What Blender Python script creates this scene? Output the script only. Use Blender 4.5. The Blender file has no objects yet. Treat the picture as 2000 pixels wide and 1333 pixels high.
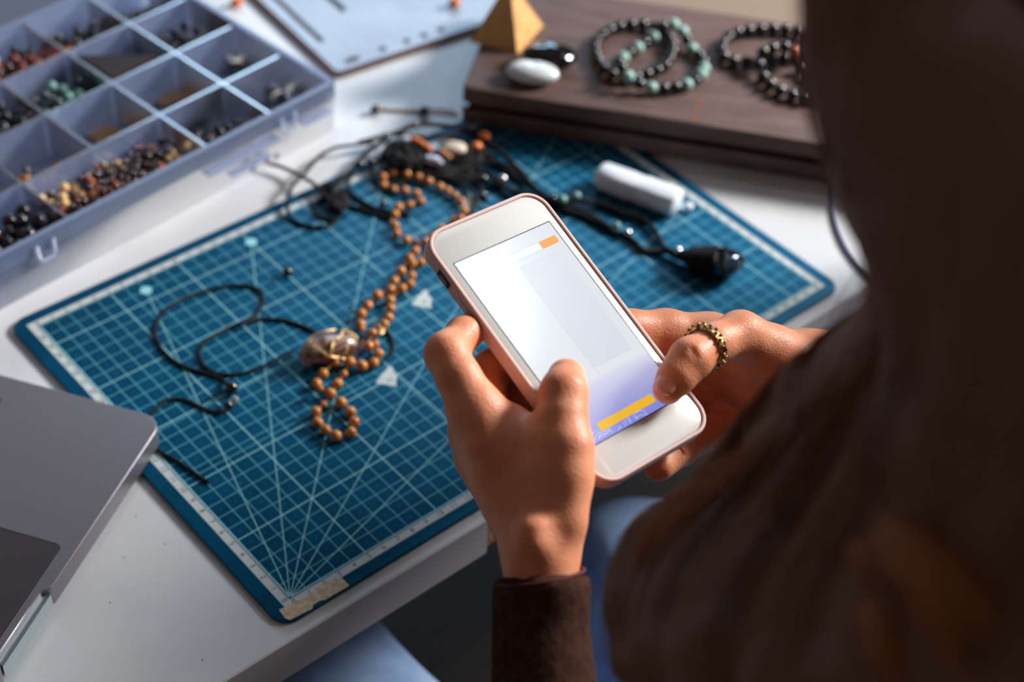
import bpy, bmesh, math, random
import numpy as np
from mathutils import Vector, Matrix

random.seed(7); rng = np.random.default_rng(7)
PI = math.pi
sc = bpy.context.scene
COL = sc.collection

# ------------------------------------------------------------------ camera
# World units are metres. The origin is the zero corner of the cutting mat's
# ruler, X runs along the desk's front edge, Y across the desk, Z is up.
FPX = 3165.25
CR = np.array([[0.75809712, -0.65020037, 0.05028153],
               [-0.41596888, -0.5414942, -0.73058464],
               [0.50225356, 0.53293856, -0.68096831]])
CC = np.array([-0.28854819, -0.46522633, 0.69687648])
cam_d = bpy.data.cameras.new('camera')
cam = bpy.data.objects.new('camera', cam_d)
COL.objects.link(cam)
cam_d.sensor_width = 36.0
cam_d.lens = FPX / 2000 * 36.0
cam_d.clip_start = 0.02
cam_d.clip_end = 50
M = Matrix.Identity(4)
for i in range(3):
    M[i][0] = CR[0][i]; M[i][1] = -CR[1][i]; M[i][2] = -CR[2][i]; M[i][3] = CC[i]
cam.matrix_world = M
cam_d.dof.use_dof = True
cam_d.dof.focus_distance = 0.785
cam_d.dof.aperture_fstop = 5.1
cam_d.dof.aperture_blades = 0
sc.camera = cam

# ------------------------------------------------------------------ light
def area(name, loc, target, sx, sy, power, color):
    l = bpy.data.lights.new(name, 'AREA'); l.shape = 'RECTANGLE'
    l.size = sx; l.size_y = sy; l.energy = power; l.color = color
    o = bpy.data.objects.new(name, l); COL.objects.link(o)
    o.location = loc
    o.rotation_euler = (Vector(target) - Vector(loc)).to_track_quat('-Z', 'Y').to_euler()
    return o
area('window_daylight', (2.45, -0.42, 1.25), (0.2, 0.1, 0), 0.55, 0.55, 140, (1.0, 0.97, 0.94))
area('screen_band_light', (1.96, -0.15, 2.62), (0.10, -0.08, 0.2), 0.30, 0.08, 5, (0.93, 0.96, 1.0))  # added lamp, placed and sized for the bright band on the phone screen
area('far_window_daylight', (1.7, 2.0, 1.25), (0.25, 0.2, 0), 1.2, 0.8, 18, (0.50, 0.74, 1.0))
w = bpy.data.worlds.new('room'); sc.world = w; w.use_nodes = True
bgn = w.node_tree.nodes['Background']
bgn.inputs[0].default_value = (0.95, 0.80, 0.74, 1)
bgn.inputs[1].default_value = 0.088

sc.view_settings.view_transform = 'Standard'
sc.view_settings.look = 'None'
sc.view_settings.gamma = 1.0
sc.view_settings.exposure = 0.0
sc.view_settings.use_curve_mapping = False

# ------------------------------------------------------------------ helpers
def ray(px, py):
    return CR.T @ np.array([(px - 1000) / FPX, (py - 666.5) / FPX, 1.0])
def AT(px, py, z=0.0):
    v = ray(px, py)
    return CC + v * ((z - CC[2]) / v[2])
def DP(px, py, d):
    return CC + ray(px, py) * d
# the phone's frame: centre of its glass, axes across, along, out of the glass
PC = np.array([0.10145641, -0.08785957, 0.20156253])
PX = np.array([0.99683825, 0.01459674, -0.07810536])
PY = np.array([0.01590938, 0.92641014, 0.37617968])
PN = np.array([0.07784859, -0.3762329, 0.92324883])
def PH(px, py, h):
    """the point seen at px, py that stands h mm over the phone's glass"""
    v = ray(px, py); o = PC + PN * h / 1000
    return CC + v * (PN @ (o - CC) / (PN @ v))

def srgb(r, g, b):
    f = lambda c: ((c / 255) / 12.92 if c / 255 <= 0.04045 else ((c / 255 + 0.055) / 1.055) ** 2.4)
    return (f(r), f(g), f(b), 1)

def mat(name, col, rough=0.5, metal=0, coat=0, sub=0, trans=0, ior=1.45, emis=None, estr=0, alpha=1, sheen=0, subr=(1, .3, .15), spec=.5):
    m = bpy.data.materials.new(name); m.use_nodes = True
    b = m.node_tree.nodes['Principled BSDF']
    b.inputs['Base Color'].default_value = col
    b.inputs['Roughness'].default_value = rough
    b.inputs['Metallic'].default_value = metal
    b.inputs['Coat Weight'].default_value = coat
    b.inputs['Transmission Weight'].default_value = trans
    b.inputs['IOR'].default_value = ior
    b.inputs['Alpha'].default_value = alpha
    b.inputs['Sheen Weight'].default_value = sheen
    b.inputs['Specular IOR Level'].default_value = spec
    if sub:
        b.inputs['Subsurface Weight'].default_value = sub
        b.inputs['Subsurface Radius'].default_value = subr
        b.inputs['Subsurface Scale'].default_value = 0.006
    if emis:
        b.inputs['Emission Color'].default_value = emis
        b.inputs['Emission Strength'].default_value = estr
    return m
def nd(m, t): return m.node_tree.nodes.new(t)
def lk(m, a, b): m.node_tree.links.new(a, b)
def bsdf(m): return m.node_tree.nodes['Principled BSDF']
def noise_color(m, c1, c2, scale=20, detail=4, stretch=(1, 1, 1), lo=.35, hi=.65, rough=None, bump=0, bumpdist=.001, coord='Object', rot=(0, 0, 0)):
    tc = nd(m, 'ShaderNodeTexCoord'); mp = nd(m, 'ShaderNodeMapping')
    mp.inputs['Scale'].default_value = stretch
    mp.inputs['Rotation'].default_value = rot
    n = nd(m, 'ShaderNodeTexNoise'); n.inputs['Scale'].default_value = scale; n.inputs['Detail'].default_value = detail
    r = nd(m, 'ShaderNodeValToRGB')
    r.color_ramp.elements[0].position = lo; r.color_ramp.elements[1].position = hi
    r.color_ramp.elements[0].color = c1; r.color_ramp.elements[1].color = c2
    lk(m, tc.outputs[coord], mp.inputs[0]); lk(m, mp.outputs[0], n.inputs['Vector'])
    lk(m, n.outputs['Fac'], r.inputs[0]); lk(m, r.outputs[0], bsdf(m).inputs['Base Color'])
    if bump:
        b = nd(m, 'ShaderNodeBump'); b.inputs['Strength'].default_value = bump; b.inputs['Distance'].default_value = bumpdist
        lk(m, n.outputs['Fac'], b.inputs['Height']); lk(m, b.outputs[0], bsdf(m).inputs['Normal'])
    return n, r

def obj(name, me, m=None, parent=None, smooth=True):
    if isinstance(me, MB): me = me.mesh(name, smooth)
    o = bpy.data.objects.new(name, me); COL.objects.link(o)
    if m is not None:
        for k in (m if isinstance(m, (list, tuple)) else [m]): o.data.materials.append(k)
    if parent is not None:
        o.parent = parent
        o.matrix_parent_inverse = parent.matrix_world.inverted() if parent.get('_world') else Matrix.Identity(4)
    return o
def tag(o, label, cat, group=None, kind=None):
    if label: o['label'] = label
    if cat: o['category'] = cat
    if group: o['group'] = group
    if kind: o['kind'] = kind
    return o
def empty(name, label, cat, loc=(0, 0, 0), rotz=0, group=None, mw=None):
    o = bpy.data.objects.new(name, None); COL.objects.link(o)
    if mw is not None: o.matrix_world = mw
    else:
        o.location = loc; o.rotation_euler = (0, 0, rotz)
    o.empty_display_size = .01
    return tag(o, label, cat, group)
def copy_tree(o, parent=None):
    c = o.copy(); COL.objects.link(c); c.parent = parent
    for ch in o.children: copy_tree(ch, c)
    return c

class MB:
    """collects shapes into one mesh"""
    def __init__(s): s.v = []; s.f = []; s.mi = []
    def add(s, vs, fs, mi=0):
        b = len(s.v); s.v += [tuple(p) for p in vs]
        for f in fs: s.f.append(tuple(i + b for i in f)); s.mi.append(mi)
        return s
    def box(s, x0, y0, z0, x1, y1, z1, mi=0, T=None):
        vs = [(x, y, z) for z in (z0, z1) for y in (y0, y1) for x in (x0, x1)]
        if T is not None: vs = [T @ Vector(p) for p in vs]
        return s.add(vs, [(0, 2, 3, 1), (4, 5, 7, 6), (0, 1, 5, 4), (2, 6, 7, 3), (0, 4, 6, 2), (1, 3, 7, 5)], mi)
    def prism(s, pts, z0, z1, mi=0, bevel=0.0):
        n = len(pts)
        if bevel:
            c = np.mean(np.array(pts), 0)
            q = np.array(pts); nx = np.roll(q, -1, 0) - np.roll(q, 1, 0)
            nx = np.stack([nx[:, 1], -nx[:, 0]], 1); nx /= np.linalg.norm(nx, axis=1)[:, None] + 1e-12
            rings = []
            for k, (a, b) in enumerate([(1, 0), (.3, .3), (0, 1)]):
                rings.append([(p[0], p[1], z0 + bevel * b) for p in (q - nx * bevel * a)])
            for (a, b) in [(0, 1), (.3, .3), (1, 0)]:
                rings.append([(p[0], p[1], z1 - bevel * b) for p in (q - nx * bevel * a)])
            vs = [p for r in rings for p in r]; fs = []
            for k in range(len(rings) - 1):
                for i in range(n):
                    j = (i + 1) % n
                    fs.append((k * n + i, k * n + j, (k + 1) * n + j, (k + 1) * n + i))
            fs.append(tuple(range(n))[::-1]); fs.append(tuple((len(rings) - 1) * n + i for i in range(n)))
            return s.add(vs, fs, mi)
        vs = [(p[0], p[1], z0) for p in pts] + [(p[0], p[1], z1) for p in pts]
        fs = [tuple(range(n))[::-1], tuple(range(n, 2 * n))] + [(i, (i + 1) % n, n + (i + 1) % n, n + i) for i in range(n)]
        return s.add(vs, fs, mi)
    def flat(s, pts, z, mi=0):
        return s.add([(p[0], p[1], z) for p in pts], [tuple(range(len(pts)))], mi)
    def line(s, a, b, wd, z, mi=0):
        a = np.array(a[:2], float); b = np.array(b[:2], float); d = b - a; L = np.linalg.norm(d)
        if L < 1e-9: return s
        n = np.array([-d[1], d[0]]) / L * wd / 2
        return s.flat([a - n, b - n, b + n, a + n], z, mi)
    def tube(s, pts, r, seg=8, closed=False, cap=True, mi=0, flat=1.0):
        P = [Vector(p) for p in pts]; n = len(P)
        rr = r if hasattr(r, '__len__') else [r] * n
        base = len(s.v); up = None
        for i in range(n):
            if closed: t = P[(i + 1) % n] - P[i - 1]
            else: t = P[min(i + 1, n - 1)] - P[max(i - 1, 0)]
            t = t.normalized() if t.length > 1e-12 else Vector((0, 0, 1))
            if up is None:
                up = Vector((0, 0, 1)) if abs(t.z) < .9 else Vector((1, 0, 0))
            up = (up - t * up.dot(t))
            up = up.normalized() if up.length > 1e-9 else t.orthogonal().normalized()
            sd = t.cross(up)
            for k in range(seg):
                a = 2 * PI * k / seg
                s.v.append(tuple(P[i] + (sd * math.cos(a) + up * math.sin(a) * flat) * rr[i]))
        m_ = n if closed else n - 1
        for i in range(m_):
            j = (i + 1) % n
            for k in range(seg):
                l = (k + 1) % seg
                s.f.append((base + i * seg + k, base + i * seg + l, base + j * seg + l, base + j * seg + k)); s.mi.append(mi)
        if cap and not closed:
            s.f.append(tuple(base + k for k in range(seg))[::-1]); s.mi.append(mi)
            s.f.append(tuple(base + (n - 1) * seg + k for k in range(seg))); s.mi.append(mi)
        return s
    def ball(s, c, r, seg=16, rings=10, sc_=(1, 1, 1), mi=0, R=None, fn=None):
        vs = []
        for i in range(rings + 1):
            th = PI * i / rings
            for k in range(seg):
                a = 2 * PI * k / seg
                p = Vector((math.sin(th) * math.cos(a) * sc_[0], math.sin(th) * math.sin(a) * sc_[1], math.cos(th) * sc_[2])) * r
                if fn: p = p * fn(p.normalized())
                if R is not None: p = R @ p
                vs.append(tuple(p + Vector(c)))
        fs = []
        for i in range(rings):
            for k in range(seg):
                l = (k + 1) % seg
                fs.append((i * seg + k, (i + 1) * seg + k, (i + 1) * seg + l, i * seg + l))
        return s.add(vs, fs, mi)
    def mesh(s, name, smooth=True):
        me = bpy.data.meshes.new(name); me.from_pydata(s.v, [], s.f); 
        bm = bmesh.new(); bm.from_mesh(me); bmesh.ops.remove_doubles(bm, verts=bm.verts, dist=1e-7)
        bmesh.ops.dissolve_degenerate(bm, edges=bm.edges, dist=1e-8)
        bm.to_mesh(me); bm.free()
        if len(me.polygons) == len(s.mi):
            me.polygons.foreach_set('material_index', s.mi)
        if smooth:
            me.polygons.foreach_set('use_smooth', [True] * len(me.polygons))
            me.set_sharp_from_angle(angle=math.radians(38))
        me.update()
        return me

def spline(pts, n=8, closed=False):
    P = [np.array(p, float) for p in pts]; N = len(P); out = []
    rngs = range(N if closed else N - 1)
    for i in rngs:
        if closed: a, b, c, d = P[i - 1], P[i], P[(i + 1) % N], P[(i + 2) % N]
        else: a, b, c, d = P[max(i - 1, 0)], P[i], P[i + 1], P[min(i + 2, N - 1)]
        for k in range(n):
            t = k / n
            out.append(.5 * ((2 * b) + (-a + c) * t + (2 * a - 5 * b + 4 * c - d) * t * t + (-a + 3 * b - 3 * c + d) * t ** 3))
    if not closed: out.append(P[-1])
    return out
def rrect(x0, y0, x1, y1, r, n=8):
    pts = []
    for cx, cy, a0 in ((x1 - r, y0 + r, -PI / 2), (x1 - r, y1 - r, 0), (x0 + r, y1 - r, PI / 2), (x0 + r, y0 + r, PI)):
        for k in range(n + 1):
            a = a0 + PI / 2 * k / n
            pts.append((cx + r * math.cos(a), cy + r * math.sin(a)))
    return pts
def text_mesh(body, size, extr=0.0):
    c = bpy.data.curves.new('lettering', 'FONT'); c.body = body; c.size = size
    c.align_x = 'CENTER'; c.align_y = 'CENTER'; c.extrude = extr; c.resolution_u = 3
    o = bpy.data.objects.new('lettering', c); COL.objects.link(o)
    dg = bpy.context.evaluated_depsgraph_get()
    me = bpy.data.meshes.new_from_object(o.evaluated_get(dg))
    bpy.data.objects.remove(o); bpy.data.curves.remove(c)
    v = np.zeros(len(me.vertices) * 3); me.vertices.foreach_get('co', v)
    f = [tuple(p.vertices) for p in me.polygons]
    bpy.data.meshes.remove(me)
    return v.reshape(-1, 3), f
_txt = {}
def add_text(mb, body, size, x, y, z, ang, mi=0):
    if (body, size) not in _txt: _txt[(body, size)] = text_mesh(body, size)
    v, f = _txt[(body, size)]
    c, s_ = math.cos(ang), math.sin(ang)
    mb.add([(x + p[0] * c - p[1] * s_, y + p[0] * s_ + p[1] * c, z) for p in v], f, mi)

# ------------------------------------------------------------------ materials
M_white = mat('white_laminate', srgb(232, 234, 238), .33)
noise_color(M_white, srgb(198, 201, 206), srgb(216, 219, 223), 9, 5, lo=.3, hi=.6)
M_band = mat('white_edge_band', srgb(222, 218, 216), .4)
M_chip = mat('chipboard', srgb(150, 100, 70), .9); noise_color(M_chip, srgb(96, 58, 40), srgb(190, 140, 105), 420, 6, bump=.8, bumpdist=.001)
M_matc = mat('mat_vinyl', srgb(6, 92, 134), .5, spec=.45)
bsdf(M_matc).inputs['Specular Tint'].default_value = (.08, .62, 1, 1)
noise_color(M_matc, (.0005, .060, .135, 1), (.0008, .080, .175, 1), 60, 6, bump=.08, bumpdist=.0004)
M_line = mat('mat_print', srgb(150, 214, 224), .5, spec=.3)
M_linef = mat('mat_fine_print', srgb(104, 190, 210), .5, spec=.3)
M_band_print = mat('mat_ruler_print', srgb(196, 206, 208), .5, spec=.3)
M_ink = mat('dark_print', srgb(16, 34, 44), .6)
M_tear = mat('torn_paper', srgb(205, 182, 158), .85); noise_color(M_tear, srgb(186, 160, 134), srgb(222, 200, 174), 300, 5, bump=.4, bumpdist=.0005)
M_black = mat('black_cord', srgb(20, 17, 18), .6, spec=.3)
M_onyx = mat('black_glossy_stone', srgb(14, 13, 16), .12, coat=1)
M_wood_bead = mat('brown_wood_bead', srgb(196, 122, 50), .28, coat=.35); noise_color(M_wood_bead, srgb(172, 100, 38), srgb(216, 142, 68), 260, 4, stretch=(1, 1, 3))
M_gold = mat('brass_wire', srgb(240, 198, 132), .35, metal=.7)
M_metal = mat('steel_bead', srgb(205, 208, 214), .2, metal=1)
M_alu = mat('space_grey_aluminium', srgb(122, 118, 124), .38, metal=.75); noise_color(M_alu, srgb(146, 141, 147), srgb(160, 156, 162), 1500, 3)
M_alu2 = mat('polished_edge', srgb(196, 212, 216), .25, metal=.9)
M_pad = mat('trackpad_glass', srgb(84, 80, 84), .35, metal=.5)
M_key = mat('black_key', srgb(20, 20, 22), .5)
M_floor = mat('floor_boards', srgb(46, 34, 28), .6); noise_color(M_floor, srgb(30, 22, 19), srgb(42, 31, 26), 6, 5, stretch=(1, 12, 1), bump=.1)
M_wall = mat('wall_paint', srgb(120, 110, 104), .85); noise_color(M_wall, srgb(116, 106, 100), srgb(126, 115, 108), 30, 4)
M_cloth = mat('dark_brown_knit', srgb(44, 32, 29), .95, spec=.1)
noise_color(M_cloth, srgb(56, 36, 29), srgb(74, 49, 39), 240, 5, bump=.5, bumpdist=.0012)
M_jeans = mat('blue_denim', srgb(120, 152, 198), .85, sheen=.2)

# ------------------------------------------------------------------ room
ZT = -0.003            # the desk top's height; the mat's face is at 0
FL = -0.753
fl = obj('floor', MB().box(-2.4, -2.2, FL - .02, 2.6, 2.4, FL), M_floor); tag(fl, None, None, kind='structure')
wl = obj('wall_back', MB().box(-2.4, 2.4, FL, 2.6, 2.45, 1.9), M_wall); tag(wl, None, None, kind='structure')
wl = obj('wall_left', MB().box(-2.45, -2.2, FL, -2.4, 2.4, 1.9), M_wall); tag(wl, None, None, kind='structure')

# ------------------------------------------------------------------ desk
YF = -0.0212
desk = empty('desk', 'white laminate desk under the blue cutting mat, its front edge chipped', 'desk', (0.4, .38, FL))
def dk(name, mb, m): return obj(name, mb, m, desk)
def shift(mb, d):
    mb.v = [(p[0] - d[0], p[1] - d[1], p[2] - d[2]) for p in mb.v]; return mb
DO = (0.4, .38, FL)
top = MB()
# the board, with a bite broken out of its front edge behind the wrist
bite = [(-.62, YF), (.1205, YF), (.1225, YF + .004), (.128, YF + .006), (.136, YF + .0052), (.15, YF + .007), (.162, YF + .0058), (.168, YF), (1.42, YF), (1.42, .92), (-.62, .92)]
top.prism(bite, ZT - .0292, ZT)
dk('tabletop', shift(top, DO), M_white)
cb = MB(); cb.prism([(.1212, YF + .0012), (.1285, YF + .0028), (.14, YF + .002), (.152, YF + .003), (.167, YF + .001), (.169, YF + .0095), (.1205, YF + .0095)], ZT - .0288, ZT - .0012)
o = dk('chipboard_core', shift(cb, DO), M_chip); o['label'] = 'bare brown chipboard where the edging broke off'
eb = MB(); eb.box(-.62, YF - .0008, ZT - .0294, .1203, YF - .00002, ZT - .0003); eb.box(.1685, YF - .0008, ZT - .0294, 1.42, YF - .00002, ZT - .0003)
dk('edge_band', shift(eb, DO), M_band)
for x, y in ((-.55, .05), (1.35, .05), (-.55, .85), (1.35, .85)):
    dk('leg', shift(MB().box(x - .03, y - .03, FL, x + .03, y + .03, ZT - .0293), DO), M_band)
# scattered specks on the top
for px, py in ((265, 1010), (242, 1090), (215, 1178), (322, 1064), (178, 497), (395, 1290)):
    p = AT(px, py, ZT); sp = MB().flat([(p[0] + .0006 * math.cos(a) * random.uniform(.5, 1.2), p[1] + .0005 * math.sin(a)) for a in np.linspace(0, 2 * PI, 7)[:-1]], ZT + .00005)
    dk('scuff_mark', shift(sp, DO), M_ink)

# ------------------------------------------------------------------ cutting mat
U, V = .27, .42
cm = empty('cutting_mat', 'large blue gridded cutting mat lying on the white desk', 'cutting mat', (0.21, .13, ZT))
CO = (0.21, .13, ZT)
mb = MB(); mb.prism(rrect(-.0148, -.0138, .4352, .2848, .011, 8), ZT, 0, bevel=.0008)
obj('mat_board', shift(mb, CO), M_matc, cm)
thin, bold = MB(), MB()
z1, z2, z3, z4 = .00008, .00011, .00014, .00018
for i in range(0, 28):
    y = i * .01
    if i % 5 == 0 : bold.line((0, y), (V, y), .00062, z2)
    else: thin.line((0, y), (V, y), .00038, z1)
for i in range(0, 43):
    x = i * .01
    if i % 5 == 0: bold.line((x, 0), (x, U), .00066, z2 + .00001)
    else: thin.line((x, 0), (x, U), .0004, z1 + .00001)
for i in range(42):
    for j in range(27):
        thin.flat([(i * .01 + .005 + .00022 * math.cos(a), j * .01 + .005 + .00022 * math.sin(a)) for a in np.linspace(0, 2 * PI, 7)[:-1]], z1)
for deg in (15, 30, 45, 60, 75):
    t = math.radians(deg); L = min(.41 / math.cos(t), .26 / math.sin(t))
    bold.line((0, 0), (L * math.cos(t), L * math.sin(t)), .00045, z2 + .00002)
    bold.flat([(L * math.cos(t) + .0042 * math.cos(a), L * math.sin(t) + .0042 * math.sin(a)) for a in np.linspace(0, 2 * PI, 7)[:-1]], z3)
thin.line((.21, 0), (.21, .148), .0004, z1); thin.line((0, .148), (.21, .148), .0004, z1)
thin.line((.148, 0), (.148, .105), .0004, z1); thin.line((0, .105), (.148, .105), .0004, z1)
obj('fine_grid', shift(thin, CO), M_linef, cm); obj('bold_grid', shift(bold, CO), M_line, cm)
rb = MB(); a_, b_ = .0062, .0012
for x0, y0, x1, y1 in ((-a_, -a_, V + a_, -b_), (-a_, U + b_, V + a_, U + a_), (-a_, -b_, -b_, U + b_), (V + b_, -b_, V + a_, U + b_)):
    rb.flat([(x0, y0), (x1, y0), (x1, y1), (x0, y1)], z2)
rb.line((-.0002, -.0005), (V, -.0005), .0002, z2); rb.line((-.0005, 0), (-.0005, U), .0002, z2)
def emblem(x, y, s=.0050):
    rb.flat([(x - s * 1.9, y + s * .2), (x - s * .2, y - s * 1.9), (x + s * 1.5, y + s * 1.2), (x + s * 1.2, y + s * 1.5)], z3 + .00002)
    rb.flat([(x - s * 1.25, y - s * .1), (x + s * .1, y - s * 1.25), (x + s * 1.1, y - s * .35), (x + s * .75, y + s * .75), (x - s * .35, y + s * 1.1)], z3)
    rb.flat([(x - s * .25 + s * .8 * math.cos(a), y - s * .45 + s * .8 * math.sin(a)) for a in np.linspace(0, 2 * PI, 18)[:-1]], z3 + .00001)
emblem(.144, .1015); emblem(.2055, .1445); emblem(.2925, .205)
obj('ruler_band', shift(rb, CO), M_band_print, cm)
nb = MB()
for i in range(0, 43):
    add_text(nb, str(i), .0046, i * .01, -.0037, z4, 0)
    add_text(nb, str(i), .0046, i * .01, U + .0037, z4, PI)
for i in range(0, 27):
    add_text(nb, str(i), .0046, -.0037, i * .01, z4, -PI / 2)
    add_text(nb, str(i), .0046, V + .0037, i * .01, z4, PI / 2)
for k, (x, y) in (('A6', (.1428, .0993)), ('A5', (.2043, .1423)), ('A4', (.2913, .2027))): add_text(nb, k, .0034, x, y, z4, 0)
for i in range(0, 421):
    if i % 10: nb.line((i * .001, -.0013), (i * .001, -.0013 - (.0011 if i % 5 else .0017)), .00008, z4)
for i in range(0, 271):
    if i % 10: nb.line((-.0013, i * .001), (-.0013 - (.0011 if i % 5 else .0017), i * .001), .00008, z4)
obj('ruler_numbers', shift(nb, CO), M_ink, cm)
tr = MB()
tp = [(545, 1192), (600, 1166), (604, 1160), (616, 1156), (617, 1149), (664, 1125), (682, 1145), (636, 1172), (625, 1174), (612, 1182), (610, 1190), (566, 1212), (556, 1208)]
tr.prism([tuple(AT(x, y, .0003)[:2]) for x, y in tp], .0002, .00045)
o = obj('torn_patch', shift(tr, CO), M_tear, cm); o['label'] = 'beige torn label stuck to the mat corner'
tr = MB()
tp = [(929, 972), (941, 968), (950, 994), (936, 984)]
tr.prism([tuple(AT(x, y, .0003)[:2]) for x, y in tp], .0002, .00045)
o = obj('torn_patch', shift(tr, CO), M_tear, cm); o['label'] = 'small beige tear on the mat edge'

# ------------------------------------------------------------------ laptop
def frame(origin, ang):
    return Matrix.Translation(Vector(origin)) @ Matrix.Rotation(ang, 4, 'Z')
# local x runs left along the front edge from the right front corner, y to the hinge
LC = Vector((.0115, .1415, 0))
lang = math.atan2(-.532, -.847)
LM = frame((LC.x, LC.y, .0), lang)
lap = empty('laptop', 'grey laptop whose corner lies over the edge of the blue mat', 'laptop', mw=LM)
# right-handed frame: +x along front edge, +y points away from the hinge, so the deck spans -y
LW, LD, LT = .314, .219, .0148
TX, TW, TD = .1045, .105, .076
out = rrect(0, -LD, LW, 0, .0125, 12)
# finger scoop in the front edge
sc0, sc1 = .1325, .1815
body = []
for i, p in enumerate(out): body.append(p)
deck = MB()
prof = [(.0, -LD), (LW, -LD)]
def outline(inset=0.0, scoop=True):
    q = rrect(inset, -LD + inset, LW - inset, -inset, .0125 - inset, 12)
    # q runs: bottom right, top right, top left, bottom left
    res = []
    for k, p in enumerate(q):
        res.append(p)
        if scoop and k == 12 + 13:   # end of the top-right corner: now walk the front edge
            res += [(sc1 + .002, -inset), (sc1, -.0012), (sc1 - .002, -.0042), (sc0 + .002, -.0042), (sc0, -.0012), (sc0 - .002, -inset)]
    return res
deck.prism(outline(), .0012, LT, bevel=.0)
bm_ = obj('base', deck, M_alu, lap)
md = bm_.modifiers.new('edge', 'BEVEL'); md.width = .0007; md.segments = 3; md.limit_method = 'ANGLE'; md.angle_limit = math.radians(60)
so = MB(); so.prism([(sc0 + .0003, -.0001), (sc1 - .0003, -.0001), (sc1 - .0025, -.0041), (sc0 + .0025, -.0041)], .0014, LT - .0035)
o = obj('finger_scoop', so, M_alu2, lap); o['label'] = 'bright finger scoop in the front edge'
tp_ = MB(); tp_.prism(rrect(TX, -.0095 - TD, TX + TW, -.0095, .003, 6), LT - .0006, LT + .00003)
obj('trackpad', tp_, M_pad, lap)
gr = MB()
rim = rrect(TX - .0005, -.0100 - TD, TX + TW + .0005, -.009, .0034, 6)
for i in range(len(rim)): gr.line(rim[i], rim[(i + 1) % len(rim)], .0006, LT + .00006)
obj('trackpad_groove', gr, M_onyx, lap)
kw = MB(); kw.prism(rrect(.017, -.105 - .1, LW - .017, -.0945, .003, 5), LT - .001, LT + .00003)
kbd = obj('keyboard_well', kw, M_pad, lap)
for r_ in range(5):
    for c_ in range(14):
        k = MB(); x = .0195 + c_ * .0198; y = -.0975 - r_ * .0192
        if c_ and not (r_ == 0 and 5 <= c_ <= 8):
            k.prism(rrect(x, y - .0165, x + .0165, y, .0015, 3), LT, LT + .0008)
            obj('key', k, M_key, kbd)
        elif c_ == 0:
            k.prism(rrect(x, y - .0165, x + .0165, y, .0015, 3), LT, LT + .0008); obj('key', k, M_key, kbd)
k = MB(); k.prism(rrect(.0195 + 5 * .0198, -.0975 - .0165, .0195 + 8 * .0198 + .0165, -.0975, .0015, 3), LT, LT + .0008); obj('key', k, M_key, kbd)
# opened lid, outside the picture
Lh = MB(); Lh.box(.0, -.0055, -.0, LW, 0, .205)
lid = obj('screen_lid', Lh, M_alu, lap); lid.matrix_local = Matrix.Translation((0, -LD - .001, LT + .001)) @ Matrix.Rotation(math.radians(25), 4, 'X')

# ------------------------------------------------------------------ organiser box
def plastic(name='milky_plastic', dens=.32):
    m = bpy.data.materials.new(name); m.use_nodes = True
    nt = m.node_tree; nt.nodes.remove(nt.nodes['Principled BSDF'])
    out = nt.nodes['Material Output']
    t = nt.nodes.new('ShaderNodeBsdfTransparent'); t.inputs[0].default_value = (.92, .95, 1, 1)
    d = nt.nodes.new('ShaderNodeBsdfDiffuse'); d.inputs[0].default_value = (.62, .73, 1, 1)
    l = nt.nodes.new('ShaderNodeBsdfTranslucent'); l.inputs[0].default_value = (.58, .70, 1, 1)
    g = nt.nodes.new('ShaderNodeBsdfGlossy'); g.inputs['Roughness'].default_value = .25
    a = nt.nodes.new('ShaderNodeMixShader'); a.inputs[0].default_value = .55
    b = nt.nodes.new('ShaderNodeMixShader'); b.inputs[0].default_value = dens
    c = nt.nodes.new('ShaderNodeMixShader'); fr = nt.nodes.new('ShaderNodeFresnel'); fr.inputs[0].default_value = 1.35
    k = nt.links.new
    k(d.outputs[0], a.inputs[1]); k(l.outputs[0], a.inputs[2])
    k(t.outputs[0], b.inputs[1]); k(a.outputs[0], b.inputs[2])
    k(fr.outputs[0], c.inputs[0]); k(b.outputs[0], c.inputs[1]); k(g.outputs[0], c.inputs[2])
    k(c.outputs[0], out.inputs[0])
    return m
M_pla = plastic(); M_pla2 = plastic('thick_milky_plastic', .62)
BO = Vector((.2725, .3352, ZT))
bang = math.atan2(-.1132, -.9936)
BM = frame(BO, bang)      # +x to the left along the front, -y towards the back
bx = empty('organiser_box', 'open clear plastic organiser box full of beads in sorted compartments', 'storage box', mw=BM)
CW, RW, BH = .0562, .0535, .0400
NCOL, NROW = 6, 4
BW, BD = CW * NCOL, RW * NROW
def bp(name, mb, lab=None):
    o = obj(name, mb, M_pla2 if name in ('rim', 'front_ridge', 'latch_loop') else M_pla, bx)
    if lab: o['label'] = lab
    return o
bp('box_floor', MB().box(.001, -BD + .001, .0008, BW - .001, -.001, .0022))
def wall(x0, y0, x1, y1, z1=BH, z0=.0022, t0=.0011, t1=.0007):
    """a slab between two points, thicker at its foot"""
    a = Vector((x0, y0)); b = Vector((x1, y1)); d = (b - a).normalized(); n = Vector((-d.y, d.x))
    mb = MB()
    vs = []
    for z, t in ((z0, t0), (z1, t1)):
        for p, s_ in ((a, 1), (b, 1), (b, -1), (a, -1)):
            q = p + n * t * s_; vs.append((q.x, q.y, z))
    mb.add(vs, [(3, 2, 1, 0), (4, 5, 6, 7), (0, 1, 5, 4), (1, 2, 6, 5), (2, 3, 7, 6), (3, 0, 4, 7)])
    return mb
for a in ((0, 0, BW, 0), (0, -BD, BW, -BD), (0, 0, 0, -BD), (BW, 0, BW, -BD)):
    bp('side_wall', wall(*a, z0=.0008))
for r_ in range(1, NROW): bp('long_divider', wall(.0012, -RW * r_, BW - .0012, -RW * r_, z1=BH - .0012))
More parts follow.
